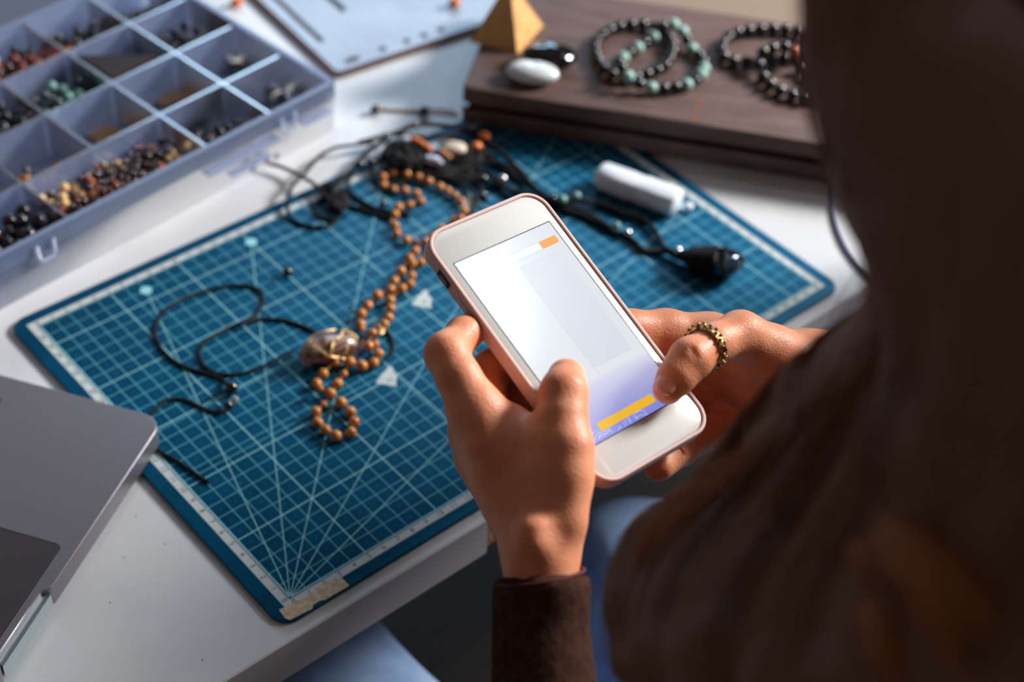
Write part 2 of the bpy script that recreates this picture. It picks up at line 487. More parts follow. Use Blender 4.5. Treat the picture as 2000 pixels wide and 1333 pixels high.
for r_ in range(NROW):
    for c_ in range(1, NCOL):
        if r_ == 0 and c_ == 3: continue       # the double compartment
        bp('short_divider', wall(CW * c_, -RW * r_ - .0012, CW * c_, -RW * (r_ + 1) + .0012, z1=BH - .0012))
rm = MB()
for a in ((0, 0, BW, 0), (0, -BD, BW, -BD)): rm.box(a[0] - .002, a[1] - .0016, BH, a[2] + .002, a[1] + .0016, BH + .0012)
for x in (0, BW): rm.box(x - .0016, -BD, BH, x + .0016, 0, BH + .0012)
bp('rim', rm)
bp('front_ridge', MB().box(.006, .0012, .0195, .031, .0052, .0212))
bp('front_ridge', MB().box(.055, .0012, .0195, .118, .0052, .0212))
bp('front_ridge', MB().box(.062, .0012, .0085, .098, .0046, .0098))
bp('front_skirt', MB().box(.0, .0012, BH - .012, BW, .0024, BH - .0002))
for x in (.0455, .248):
    l = MB(); l.tube([(x - .0062, .0035, .036), (x - .0056, .0042, .0265), (x - .004, .0046, .0235), (x + .004, .0046, .0235), (x + .0056, .0042, .0265), (x + .0062, .0035, .036)], .0013, 8)
    bp('latch_loop', l)
ld = MB(); ld.box(0, -BD * 2 - .008, .0015, BW, -BD - .008, .0028)
for a in ((0, -BD - .008, BW, -BD - .0095), (0, -2 * BD - .008, BW, -2 * BD - .0065)): ld.box(a[0], min(a[1], a[3]), .0028, a[2], max(a[1], a[3]), .0105)
for x in (0, BW - .0015): ld.box(x, -2 * BD - .008, .0028, x + .0015, -BD - .008, .0105)
bp('lid', ld, 'open lid lying flat behind the box')

# beads in the compartments -------------------------------------------------
def bw(x, y, z): return BM @ Vector((x, y, z))
PAL = {
    'amber': mat('amber_bead', srgb(196, 92, 34), .22, coat=.6), 'rust': mat('rust_bead', srgb(134, 46, 28), .25, coat=.6),
    'dark': mat('dark_brown_bead', srgb(46, 22, 20), .2, coat=.7), 'cream': mat('cream_wood_bead', srgb(226, 184, 128), .5),
    'navy': mat('navy_bead', srgb(38, 40, 92), .15, coat=1), 'red': mat('dark_red_bead', srgb(120, 22, 34), .2, coat=.8),
    'mint': mat('mint_stone_bead', srgb(122, 170, 160), .3, coat=.4), 'tan': mat('tan_wood_bead', srgb(158, 104, 66), .5),
    'blackb': mat('black_bead', srgb(24, 19, 20), .2, coat=.7), 'green': mat('dark_green_bead', srgb(40, 54, 48), .25, coat=.6),
    'gold': mat('gold_chip', srgb(176, 110, 50), .35, metal=.6), 'white': mat('ivory_shell', srgb(232, 220, 200), .35),
    'stick': mat('dry_brown_stick', srgb(120, 92, 68), .8)}
_bm = {}
def bead_mesh(key, r):
    k = (key, round(r * 1e4))
    if k not in _bm:
        me = MB().ball((0, 0, 0), r, 12, 8, sc_=(1, 1, .96)).mesh('bead_' + key); me.materials.append(PAL[key]); _bm[k] = me
    return _bm[k]
def drop(n, x0, x1, y0, y1, rfun, zf, prof=None):
    """let n balls come to rest one on another inside a compartment"""
    A = np.zeros((n, 4)); k = 0
    for i in range(n):
        r = rfun(i); T_ = 12
        x = rng.uniform(x0 + r, x1 - r, T_); y = rng.uniform(y0 + r, y1 - r, T_); z = np.full(T_, zf + r)
        if k:
            B = A[:k]
            d2 = (x[:, None] - B[None, :, 0]) ** 2 + (y[:, None] - B[None, :, 1]) ** 2; s_ = (r + B[:, 3])[None]
            zz = np.where(d2 < s_ ** 2, B[None, :, 2] + np.sqrt(np.maximum(s_ ** 2 - d2, 0)), 0)
            z = np.maximum(z, zz.max(1))
        sc_ = z - (prof(x, y) if prof else 0)
        j = int(np.argmin(sc_)); A[k] = (x[j], y[j], z[j], r); k += 1
    return A
def fill(c0, c1, r_, items, n, group, labels=None, zmax=.034, xr=(0, 1), yr=(0, 1), keep=24, prof=None):
    X0, X1 = CW * c0 + .0022, CW * c1 - .0022; Y1, Y0 = -RW * r_ - .0022, -RW * (r_ + 1) + .0022
    x0, x1 = X0 + (X1 - X0) * xr[0], X0 + (X1 - X0) * xr[1]
    y0, y1 = Y0 + (Y1 - Y0) * yr[0], Y0 + (Y1 - Y0) * yr[1]
    seq = []
    for key, wgt, r0, lab in items: seq += [(key, r0, lab)] * wgt
    pick = [random.choice(seq) for _ in range(n)]
    A = drop(n, x0, x1, y0, y1, lambda i: pick[i][1], .0023, prof)
    A_ = [(tuple(a), p_) for a, p_ in zip(A, pick) if a[2] + a[3] < zmax]
    # the ones with open air above them are the ones in view
    def cover(a):
        return sum(1 for b, _ in A_ if b[2] > a[2] + .0005 and math.hypot(b[0] - a[0], b[1] - a[1]) < (a[3] + b[3]) * .75)
    A_.sort(key=lambda t: (cover(t[0]), -t[0][2]))
    xm, ym = (x0 + x1) / 2, (y0 + y1) / 2
    for (x, y, z, r), (key, r0, lab) in A_[:keep]:
        o = bpy.data.objects.new('bead', bead_mesh(key, r0)); COL.objects.link(o)
        o.location = bw(x, y, z); o.rotation_euler = (random.random() * 3, random.random() * 3, 0)
        u_ = (x - x0) / (x1 - x0); v_ = (y1 - y) / (y1 - y0)
        if keep > 60: where = ('right third' if u_ < .33 else ('middle' if u_ < .67 else 'left third')) + (', near the front wall' if v_ < .33 else (', halfway back' if v_ < .67 else ', by the back divider'))
        else: where = ('right' if u_ < .5 else 'left') + (' front' if v_ < .5 else ' back')
        tag(o, lab + ' (' + where + ')' if False else lab + ', ' + where, 'bead', group)
    rest = A_[keep:]
    if rest:
        mats = []; q = MB()
        for (x, y, z, r), (key, r0, lab) in rest:
            if key not in mats: mats.append(key)
            q.ball(tuple(bw(x, y, z)), r0, 8, 5, mi=mats.index(key))
        o = obj('bead_heap', q, [PAL[k] for k in mats]); tag(o, 'lower beads of the heap: ' + group, 'beads', None, 'stuff')
G = 'mixed beads in the large front compartment'
def L(a): return a + ' heaped in the wide front compartment of the organiser'
def heapA(x, y, r):
    return x, y
fill(2, 4, 0, [('dark', 44, .0024, 'small dark brown bead in the wide compartment'), ('rust', 8, .0023, 'small rust red bead in the wide compartment'), ('amber', 8, .0025, 'small amber bead in the wide compartment'),
               ('cream', 6, .0034, 'round cream wooden bead in the wide compartment'), ('navy', 2, .0022, 'tiny navy blue bead in the wide compartment'), ('red', 3, .0022, 'tiny dark red bead in the wide compartment'),
               ('dark', 14, .0030, 'larger dark brown bead in the wide compartment'), ('tan', 3, .0044, 'large tan wooden bead in the wide compartment')], 1150, G, keep=180, zmax=.030,
     prof=lambda x, y: .016 * np.exp(-((y + .018) / .022) ** 2))
fill(1, 2, 0, [('blackb', 5, .0027, 'black bead right of the mixed beads'), ('dark', 2, .0028, 'dark brown bead right of the mixed beads')], 170, 'black beads beside the mixed beads', xr=(.0, .85), yr=(.1, 1), keep=14, prof=lambda x, y: .012 * np.exp(-((y + .015) / .018) ** 2))
fill(2, 3, 2, [('mint', 3, .0038, 'pale mint bead behind the sticks'), ('green', 5, .0036, 'dark green bead behind the sticks')], 70, 'mint and green beads', xr=(.0, .85), yr=(.15, 1), keep=18)
fill(0, 1, 3, [('blackb', 1, .003, 'black bead in the back right compartment')], 90, 'black beads in the back right compartment', keep=8)
fill(0, 1, 2, [('blackb', 2, .0030, 'black bead, third compartment of the right wall'), ('dark', 1, .0030, 'dark brown bead, third compartment of the right wall')], 130, 'dark beads in the third compartment on the right', xr=(.1, 1), yr=(0, .85), keep=10)
fill(1, 2, 3, [('blackb', 4, .0034, 'black bead in the back row, second from right'), ('gold', 1, .003, 'gold bead in the back row, second from right')], 110, 'black and gold beads in the back row', keep=8)
fill(2, 3, 3, [('rust', 2, .0042, 'rust brown bead in the back row, third from right'), ('tan', 1, .0048, 'tan bead in the back row, third from right'), ('dark', 4, .0038, 'dark bead in the back row, third from right')], 70, 'brown beads in the back row', keep=8)
fill(4, 5, 0, [('blackb', 3, .0046, 'large black bead left of the mixed beads'), ('dark', 2, .0052, 'large dark brown bead left of the mixed beads')], 76, 'large dark beads left of the mixed beads', keep=12)
fill(4, 5, 2, [('dark', 1, .0046, 'dark bead at the left picture edge')], 46, 'dark beads at the left picture edge', keep=5)
fill(3, 4, 3, [('dark', 3, .0044, 'dark brown bead in the back row, fourth from right'), ('rust', 1, .0040, 'rust bead in the back row, fourth from right')], 50, 'beads in the back row at the picture edge', keep=5)
fill(3, 4, 2, [('dark', 3, .0040, 'dark brown bead left of the mint beads'), ('blackb', 2, .0044, 'black bead left of the mint beads')], 70, 'dark beads left of the mint beads', keep=8)
fill(2, 3, 1, [('blackb', 2, .003, 'black bead by the sticks in the second row')], 9, 'black beads by the sticks', xr=(0, .4), yr=(.3, .9), keep=9)
# gold chips
for i in range(46):
    x = CW * 3 + random.uniform(.008, .048); y = -RW * 1 - random.uniform(.006, .044); a = random.uniform(0, PI)
    z = .0030 + .0017 * (i // 9)
    c = MB().ball((0, 0, 0), .0034, 8, 6, sc_=(1.3, .8, .34), fn=lambda p, s=i: 1 + .25 * math.sin(5 * p.x + s) * math.cos(4 * p.y + s))
    o = obj('chip', c, PAL[('gold', 'dark', 'dark', 'rust')[i % 4]])
    o.location = bw(x, y, z); o.rotation_euler = (random.uniform(-.2, .2), random.uniform(-.2, .2), a)
    tag(o, ('thin gold chip', 'thin dark brown chip', 'thin dark brown chip', 'thin rust red chip')[i % 4] + ' in the second row compartment behind the mixed beads', 'bead', 'metallic chips in the organiser')
# brown sticks in two compartments
for ci, (cx_, cy_), n in ((1, (322, 190), 5), (2, (196, 262), 5)):
    for i in range(n):
        p = AT(cx_ - 6 + i * 7, cy_ - 9 + i * 4.5, ZT + .0055)
        q = MB().tube([(0, -.011, 0), (0, 0, .0004), (0, .011, 0)], .0017, 8)
        o = obj('stick', q, PAL['stick']); o.location = tuple(p); o.rotation_euler = (0, 0, bang + 1.15 + random.uniform(-.15, .15))
        tag(o, ('dry brown stick in the compartment behind the black beads' if ci == 1 else 'dry brown stick in the compartment behind the mixed beads, second row'), 'stick', 'brown sticks in the organiser')
# dark stone slab standing across a compartment
tri = [AT(150, 107, .032), AT(311, 106, .032), AT(216, 150, .032)]; tc = np.mean(tri, 0)
q = MB(); vs = [tuple(np.array([p[0], p[1], z]) - [tc[0], tc[1], 0]) for z, k_ in ((ZT + .0026, 1), (.0305, 1)) for p in tri] + [tuple(np.array([tc[0] + (p[0] - tc[0]) * .95, tc[1] + (p[1] - tc[1]) * .95, .032]) - [tc[0], tc[1], 0]) for p in tri]
q.add(vs, [(0, 1, 2), (6, 8, 7)] + [(i + 3 * j, i + 3 * j + 3, (i + 1) % 3 + 3 * j + 3, (i + 1) % 3 + 3 * j) for j in (0, 1) for i in range(3)])
o = obj('stone_slab', q, mat('dark_brown_stone', srgb(36, 24, 21), .6), smooth=False); o.location = (tc[0], tc[1], 0)
tag(o, 'dark brown triangular block filling a compartment in the third row', 'stone')
# shells and a dark nut in the right hand column
def inbox(name, px, py, z, r, sc_, rot, m, lab, cat, fn=None):
    p = AT(px, py, ZT + z); o = obj(name, MB().ball((0, 0, 0), r, 18, 12, sc_=sc_, fn=fn), m); o.location = tuple(p); o.rotation_euler = (0, 0, rot); return tag(o, lab, cat)
slot = lambda p: 1 - .22 * math.exp(-(p.y / .16) ** 2) * (p.z > 0)
inbox('cowrie_shell', 536, 180, .0068, .0095, (1, .62, .42), .6, PAL['white'], 'ivory shell in the front right corner compartment', 'shell', slot)
inbox('cowrie_shell', 452, 118, .0068, .0105, (1, .62, .42), .5, PAL['white'], 'ivory shell in the second compartment along the right wall', 'shell', slot)
inbox('nut', 552, 192, .0075, .0055, (1.1, .85, .9), 0, PAL['blackb'], 'black nut lying against the front right shell', 'nut')
inbox('nut', 466, 132, .0065, .0060, (1.7, .7, .7), -.9, PAL['blackb'], 'long black nut beside the second ivory shell', 'nut')
inbox('nut', 430, 100, .0090, .0100, (1.2, .8, .7), .3, PAL['dark'], 'large dark brown seed at the back of the second right compartment', 'nut')

# ------------------------------------------------------------------ gridded pad behind
P0 = AT(655, 157, ZT); pang = math.radians(-5.5)
PM = frame((P0[0], P0[1], ZT), pang)
pad = empty('gridded_pad', 'pale grey gridded pad with brown edging, top centre behind the organiser', 'drawing pad', mw=PM)
obj('backing', MB().prism(rrect(0, 0, .24, .19, .006), .0002, .0035), mat('brown_board', srgb(92, 62, 54), .6), pad)
M_sheet = mat('pale_sheet', srgb(150, 160, 178), .3, coat=.3); noise_color(M_sheet, srgb(132, 140, 158), srgb(160, 170, 186), 14, 3)
obj('sheet', MB().prism(rrect(.0035, .0035, .237, .187, .004), .0036, .0044), M_sheet, pad)
g = MB()
for i in range(22): g.line((.02 + i * .01, .02), (.02 + i * .01, .18), .0006, .0045)
for j in range(17): g.line((.02, .02 + j * .01), (.23, .02 + j * .01), .0006, .00455)
obj('printed_grid', g, mat('pale_blue_print', srgb(190, 204, 222), .5), pad)
g = MB(); 
g.flat(rrect(.013, .045, .0175, .18, .002, 4), .00475)
obj('ruled_bar', g, mat('dark_grey_print', srgb(62, 60, 66), .6), pad)
g = MB(); g.flat(rrect(.05, .075, .056, .12, .002, 4), .00475); obj('ruled_bar', g, bpy.data.materials['dark_grey_print'], pad)
M_hole = mat('dark_hole', srgb(50, 38, 36), .8)
for k, (x, y, s_) in enumerate(((.022, .012, 2.2), (.050, .0125, 1), (.072, .0125, 1), (.088, .0125, 1), (.104, .0125, 1))):
    g = MB(); g.flat([(x + .0032 * s_ * math.cos(a), y + .0026 * math.sin(a)) for a in np.linspace(0, 2 * PI, 20)[:-1]], .0048); obj('punched_hole', g, M_hole, pad)
for px, py, lab in ((888, 8, 'small orange bead on the gridded pad beside the wooden box'), (462, 4, 'small orange bead on the desk between organiser and gridded pad')):
    c_ = AT(px, py, .004 if px > 600 else .001)
    o = obj('bead', MB().ball((0, 0, 0), .0042, 14, 10, sc_=(1.4, 1, .9)), mat('orange_bead', srgb(206, 96, 34), .3, coat=.5))
    o.location = (c_[0], c_[1], .0018 + .0038 if px > 600 else ZT + .0038); tag(o, lab, 'bead')

# ------------------------------------------------------------------ wooden box
WZ = .032
A0 = np.array(AT(903, 170, WZ)[:2]); A1 = np.array(AT(1620, 283, WZ)[:2])
wang = math.atan2(A1[1] - A0[1], A1[0] - A0[0])
WM = frame((A0[0], A0[1], ZT), wang)
M_wood = mat('weathered_wood', srgb(92, 68, 62), .62)
n1, r1 = noise_color(M_wood, srgb(58, 42, 38), srgb(122, 95, 88), 26, 8, stretch=(1, 16, 16), lo=.25, hi=.75, bump=.35, bumpdist=.0012)
wb = empty('wooden_box', 'low weathered dark wooden box with bracelets laid out on it', 'wooden box', mw=WM)
WD, WL, WH = .154, .40, WZ - ZT
def chamfer(x0, y0, x1, y1, z0, z1, b): 
    return MB().prism(rrect(x0, y0, x1, y1, .003, 4), z0, z1, bevel=b)
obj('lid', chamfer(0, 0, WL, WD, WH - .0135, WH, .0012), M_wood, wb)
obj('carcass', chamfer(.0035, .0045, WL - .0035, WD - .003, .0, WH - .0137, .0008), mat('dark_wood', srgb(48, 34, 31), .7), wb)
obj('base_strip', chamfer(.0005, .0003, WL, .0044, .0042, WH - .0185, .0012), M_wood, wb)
st = MB(); st.prism([(.166, .001), (.1685, .001), (.172, .03), (.169, .031)], WH + .00003, WH + .0001)
o = obj('glue_stain', st, mat('amber_stain', srgb(120, 66, 34), .5), wb); o['label'] = 'short amber coloured streak'
# pyramid
Npt, Rpt, Lpt = AT(1011, 106, WZ), AT(1061, 51, WZ), AT(917, 82, WZ)
apex = DP(968, -34, 1.23)
c_ = (Rpt + Lpt) / 2; bk = Rpt + Lpt - Npt
hh = None
# the apex stands over the base centre: take the height whose picture lies nearest the seen tip
best = min((abs((CR @ (np.array([c_[0], c_[1], WZ + h]) - CC))[1] / (CR @ (np.array([c_[0], c_[1], WZ + h]) - CC))[2] * FPX + 666.5 + 40), h) for h in np.linspace(.02, .12, 101))
hh = best[1]
q = MB(); q.add([tuple(Npt), tuple(Rpt), tuple(bk), tuple(Lpt), (c_[0], c_[1], WZ + hh)], [(3, 2, 1, 0), (0, 1, 4), (1, 2, 4), (2, 3, 4), (3, 0, 4)])
q.v = [(p[0] - c_[0], p[1] - c_[1], p[2] - WZ) for p in q.v]
o = obj('pyramid', q, mat('honey_wood', srgb(214, 160, 96), .55), smooth=False); o.location = (c_[0], c_[1], WZ + .0001)
noise_color(o.data.materials[0], srgb(205, 150, 88), srgb(224, 172, 108), 60, 4, stretch=(1, 6, 1))
tag(o, 'honey coloured wooden pyramid standing on the corner of the wooden box', 'pyramid')
# white stone with a dark eye, and black stone behind it
M_ws = mat('white_agate', srgb(214, 222, 224), .22, coat=.6)
p = AT(1040, 143, WZ + .006)
q = MB().ball((0, 0, 0), .0195, 28, 16, sc_=(1, .62, .36), fn=lambda n: 1 - .42 * math.exp(-((n.x - .22) ** 2 + (n.y - .12) ** 2) / .05) * (n.z > 0) - .16 * math.exp(-((n.x + .1) ** 2 + (n.y - 1) ** 2) / .10))
o = obj('white_stone', q, M_ws); o.location = (p[0], p[1], WZ + .0069); o.rotation_euler = (0, 0, -.85)
tag(o, 'white polished oval stone with a dark hollow, beside the pyramid', 'stone')
e_ = obj('dark_hollow', MB().ball((.0035, .0012, .0042), .0050, 16, 8, sc_=(1, .8, .36)), mat('brown_hollow', srgb(92, 84, 76), .6), o)
p = AT(1069, 125, WZ + .008)
q = MB().ball((0, 0, 0), .0205, 24, 14, sc_=(1, .75, .42), fn=lambda n: 1 + .05 * math.sin(6 * n.x + 3 * n.y))
o = obj('black_stone', q, M_onyx); o.location = (p[0] + .008, p[1] + .006, WZ + .0088); o.rotation_euler = (0, 0, -.7)
tag(o, 'glossy black oval stone behind the white stone', 'stone')
# bracelets
M_bb = mat('black_lava_bead', srgb(20, 18, 22), .2, coat=.6)
M_mint = mat('mint_bead', srgb(150, 196, 188), .35, coat=.3); noise_color(M_mint, srgb(120, 176, 170), srgb(186, 216, 204), 200, 3)
def ring_on(plane_z, pxs, r, name, lab, pattern, group, lift=None, cord=True, center=None):
    pts = [AT(x, y, plane_z + r) for x, y in pxs]
    c = np.mean(pts, 0); c[2] = plane_z
    e = empty(name, lab, 'bracelet', tuple(c), group=group)
    cv = spline(pts, 24, closed=True)
    # even spacing along the loop
    P = np.array(cv); seg = np.linalg.norm(np.roll(P, -1, 0) - P, axis=1); tot = seg.sum(); n = int(round(tot / (2 * r * 1.02)))
    cs = np.concatenate([[0], np.cumsum(seg)])
    PP = np.vstack([P, P[:1]]); pos = []
    for k in range(n):
        s_ = tot * k / n; i = min(np.searchsorted(cs, s_, 'right') - 1, len(seg) - 1); t = (s_ - cs[i]) / seg[i]
        pos.append(PP[i] * (1 - t) + PP[i + 1] * t)
    meshes = {}
    for k, q_ in enumerate(pos):
        z = q_[2] + (lift(q_) if lift else 0)
        key, rad = pattern(q_, k)
        if (key, rad) not in meshes:
            me = MB().ball((0, 0, 0), rad, 16, 10).mesh('bead'); me.materials.append({'m': M_mint, 'b': M_bb, 's': M_metal, 'o': PAL['amber']}[key]); meshes[(key, rad)] = me
        o = obj('bead', meshes[(key, rad)], None, e); o.location = (q_[0] - c[0], q_[1] - c[1], z - c[2])
        if key == 'm': o['label'] = 'mint coloured bead'
    t = MB().tube([(q_[0] - c[0], q_[1] - c[1], q_[2] + (lift(q_) if lift else 0) - c[2]) for q_ in pos], .0008, 6, closed=True)
    obj('elastic', t, M_black, e)
    return [(q_[0], q_[1]) for q_ in pos]
G = 'bead bracelets on the wooden box'
B1 = [(1161, 92), (1165, 112), (1172, 126), (1184, 138), (1212, 150), (1245, 151), (1269, 143), (1287, 135), (1302, 124), (1313, 100), (1306, 74), (1278, 52), (1250, 47), (1227, 48), (1196, 56), (1170, 74)]
b1 = ring_on(WZ, B1, .0046, 'bracelet', 'all black bead bracelet under the mint beaded one', lambda q_, k: ('b', .0046), G)
mint_px = [(1322, 65), (1346, 93), (1374, 137), (1350, 162), (1310, 171), (1263, 172), (1220, 162), (1216, 115), (1242, 96), (1275, 76)]
mint = [AT(x, y, WZ + .006)[:2] for x, y in mint_px]
def pat2(q_, k):
    return ('m', .0047) if min(np.hypot(*(np.array(m_) - q_[:2])) for m_ in mint) < .0046 else ('b', .0044)
def lift2(q_):
    d = min(math.hypot(q_[0] - a, q_[1] - b) for a, b in b1); return .0086 * max(0, min(1, 1.6 - d / .0095))
B2 = [(1208, 138), (1216, 114), (1242, 96), (1275, 76), (1322, 65), (1346, 91), (1367, 110), (1374, 137), (1350, 162), (1310, 171), (1263, 172), (1222, 162)]
ring_on(WZ, B2, .0045, 'bracelet', 'bracelet of black and pale mint beads on the wooden box', pat2, G, lift2)
B3 = [(1408, 96), (1425, 70), (1458, 60), (1510, 56), (1560, 62), (1590, 84), (1580, 108), (1545, 112), (1500, 118), (1450, 120), (1420, 116)]
b3 = ring_on(WZ, B3, .0048, 'bracelet', 'black bead bracelet lying behind, nearest the hair at the box\'s right', lambda q_, k: ('b', .0048), G)
B4 = [(1490, 150), (1480, 130), (1500, 116), (1535, 112), (1560, 128), (1585, 150), (1605, 176), (1590, 192), (1550, 186), (1515, 172)]
def lift3(q_):
    d = min(math.hypot(q_[0] - a, q_[1] - b) for a, b in b3); return .0092 * max(0, min(1, 1.6 - d / .0098))
ring_on(WZ, B4, .0048, 'bracelet', 'black bead bracelet with one amber bead, frontmost at the box\'s right', lambda q_, k: (('o', .0048) if k == 5 else ('b', .0048)), G, lift3)
# flat taupe sheet added behind the box
q = MB().prism([(0, 0), (.26, 0), (.26, .2), (0, .2)], 0, .0012)
o = obj('card', q, mat('taupe_sheet', srgb(140, 122, 106), .8)); cp = AT(1168, 2, WZ)
o.matrix_world = frame((.505, .348, ZT + .0002), wang + .08); tag(o, 'flat taupe sheet on the desk behind the wooden box', 'card')

# ------------------------------------------------------------------ selenite stick, pebble
M_sel = mat('white_selenite', srgb(226, 232, 240), .3, sub=.35, subr=(1, 1, 1)); noise_color(M_sel, srgb(202, 210, 224), srgb(240, 243, 247), 40, 5, stretch=(1, 14, 14), bump=.3, bumpdist=.0006)
pa, pb = AT(1170, 343, .008), AT(1322, 398, .008); c_ = (pa + pb) / 2; d_ = pb - pa; ln = np.linalg.norm(d_)
q = MB(); R0 = .0104; sec = 14; vs = []
stn = [(-.5, .25), (-.492, .62), (-.47, .86), (-.42, 1), (-.1, 1.02), (.0, .98), (.1, 1.03), (.4, 1.0), (.47, .96), (.495, .7), (.5, .4)]
for t, s_ in stn:
    for k in range(sec):
        a = 2 * PI * k / sec; cs_, sn_ = math.cos(a), math.sin(a)
        e2 = (abs(cs_) ** 3 + abs(sn_) ** 3) ** (-1 / 3)
        vs.append((t * ln * 1.06, cs_ * R0 * s_ * e2 * 1.0, sn_ * R0 * .82 * s_ * e2))
fs = [tuple(range(sec))[::-1], tuple((len(stn) - 1) * sec + k for k in range(sec))]
for i in range(len(stn) - 1):
    for k in range(sec): fs.append((i * sec + k, i * sec + (k + 1) % sec, (i + 1) * sec + (k + 1) % sec, (i + 1) * sec + k))
q.add(vs, fs)
o = obj('crystal_stick', q, M_sel); o.location = (c_[0], c_[1], .0088); o.rotation_euler = (0, 0, math.atan2(d_[1], d_[0]))
tag(o, 'white cloudy crystal stick lying on the blue mat', 'crystal')
p = AT(1344, 404, .003); o = obj('pebble', MB().ball((0, 0, 0), .0036, 14, 10, sc_=(1.1, 1, .8)), M_sel); o.location = (p[0], p[1], .0031)
tag(o, 'tiny white pebble at the end of the crystal stick', 'pebble')

# ------------------------------------------------------------------ wooden bead necklace
loop = [(654, 708, 1), (631, 730, 1), (618, 750, 1), (625, 759, .7), (645, 769, 1.05), (666, 787, 1.1), (684, 805, 1.08), (692, 825, 1.08), (686, 845, 1.05), (656, 852, 1.1), (636, 840, 1), (620, 826, 1.05),
        (617, 805, 1.05), (632, 790, .6), (645, 776, 0), (659, 750, 1.0), (672, 731, .72), (683, 708, 1.15), (707, 715, 1.1), (730, 709, 1.0), (739, 691, 1.0), (733, 672, .8), (720, 676, 1.0), (728, 652, 1.05), (741, 642, .6), (751, 634, .95), (759, 621, .95),
        (763, 603, .95), (762, 586, .95), (785, 564, 1), (801, 555, .95), (804, 540, .95), (806, 516, .95), (822, 513, .95), (833, 503, .95), (838, 488, 0), (832, 472, .95), (845, 463, .9), (862, 447, .9), (877, 437, .0), (886, 431, .95), (899, 427, .9),
        (907, 412, .95), (900, 394, .95), (888, 382, .92), (874, 373, .92), (859, 365, .92), (838, 355, .95), (818, 347, .95), (795, 341, .95), (769, 339, .95), (748, 346, .95), (749, 362, .95), (769, 370, .85),
        (791, 372, .92), (813, 378, .95), (822, 393, .95), (800, 400, .92), (778, 405, 1.0), (771, 419, .95), (765, 434, .5), (772, 441, .95), (775, 456, .95), (794, 469, 1.0), (811, 470, .5), (820, 478, 0), (811, 491, 1.0),
        (800, 505, 1.0), (783, 530, 1.0), (770, 549, .95), (763, 566, 1.0), (737, 577, 1.1), (718, 597, 1.0), (706, 614, 1.05), (704, 634, 1.0), (707, 643, .6), (709, 662, .0), (700, 690, .0), (680, 700, 0)]
e0 = AT(720, 620, 0)
neck = empty('bead_necklace', 'long necklace of brown wooden beads curled across the blue mat', 'necklace', (e0[0], e0[1], 0))
path = []; placed = []; BR = .0033
_bms = {}
for px, py, s_ in loop:
    r = BR * (s_ or .5); p = AT(px, py, r if s_ else .0025)
    z = r if s_ else .0022
    for (X, Y, Z, R_) in placed:
        d2 = (p[0] - X) ** 2 + (p[1] - Y) ** 2
        if s_ and d2 < (r + R_) ** 2 * .80: z = max(z, Z + .7 * math.sqrt(max(0, (r + R_) ** 2 - d2)))
    p = AT(px, py, z); path.append(p)
    if s_:
        placed.append((p[0], p[1], z, r))
        if s_ not in _bms:
            me = MB().ball((0, 0, 0), BR * s_, 20, 14, sc_=(1, 1, .95)).mesh('wood_bead'); me.materials.append(M_wood_bead); _bms[s_] = me
        o = obj('bead', _bms[s_], None, neck); o.location = (p[0] - e0[0], p[1] - e0[1], p[2]); o.rotation_euler = (random.random() * 3, 0, random.random() * 3)
obj('cord', MB().tube([(p[0] - e0[0], p[1] - e0[1], p[2]) for p in spline(path, 3, closed=True)], .0006, 6, closed=True), mat('tan_thread', srgb(150, 92, 50), .8), neck)

# wire wrapped stone
stc = AT(641, 682, .0075)
ang = math.atan2(*(AT(700, 668, .007) - AT(585, 695, .007))[1::-1])
pend = empty('wrapped_pendant', 'banded brown stone pendant wrapped in brass wire, on the necklace', 'pendant', (stc[0], stc[1], 0))
M_st = mat('banded_stone', srgb(120, 84, 72), .3, coat=.4)
noise_color(M_st, srgb(84, 52, 46), srgb(206, 176, 160), 70, 5, stretch=(.5, 4, 4), lo=.4, hi=.68, rot=(0, 0, ang))
q = MB().ball((0, 0, .0078), .0190, 26, 18, sc_=(1, .52, .41), R=Matrix.Rotation(ang, 3, 'Z'), fn=lambda n: 1 + .05 * math.sin(5 * n.x + 2) - .04 * abs(n.y) + .04 * math.sin(9 * n.z + 3 * n.x))
obj('stone', q, M_st, pend)
def CP(x, y): return (560 + x / 4.4417, 600 + y / 4.4417)
wires = [[(420, 200, 14), (330, 215, 16), (240, 245, 14.5), (175, 310, 12.5), (135, 360, 9), (140, 420, 6.5), (152, 478, 4.5), (190, 500, 3.5), (215, 505, 2.5)],
         [(135, 365, 9), (180, 345, 13), (240, 350, 16), (300, 385, 15), (365, 432, 12.5)],
         [(402, 285, 16), (395, 330, 16.5), (388, 380, 15), (368, 425, 12.5), (395, 435, 11.5), (425, 442, 10), (455, 440, 8)],
         [(428, 278, 15), (470, 262, 14), (478, 225, 14), (492, 203, 13), (545, 225, 11), (602, 265, 8), (585, 300, 7), (520, 292, 9), (450, 280, 13)],
         [(530, 320, 12), (515, 380, 10), (480, 430, 7), (500, 460, 5)],
         [(760, 150, 7), (800, 165, 8), (815, 200, 8), (800, 230, 7), (830, 225, 6), (840, 185, 6)]]
wm = MB()
for k, wr in enumerate(wires):
    pts = [AT(*CP(x, y), h / 1000 * (1 if k < 5 else .8)) for x, y, h in wr]
    q = MB().tube([(p[0] - stc[0], p[1] - stc[1], p[2]) for p in spline(pts, 4)], .00085 if k != 2 else .0010, 8)
    o = obj('wire', q, M_gold, pend if k < 5 else None)
    if k == 5:
        o.parent = neck; o.location = (stc[0] - e0[0], stc[1] - e0[1], 0); o.name = 'brass_clasp'

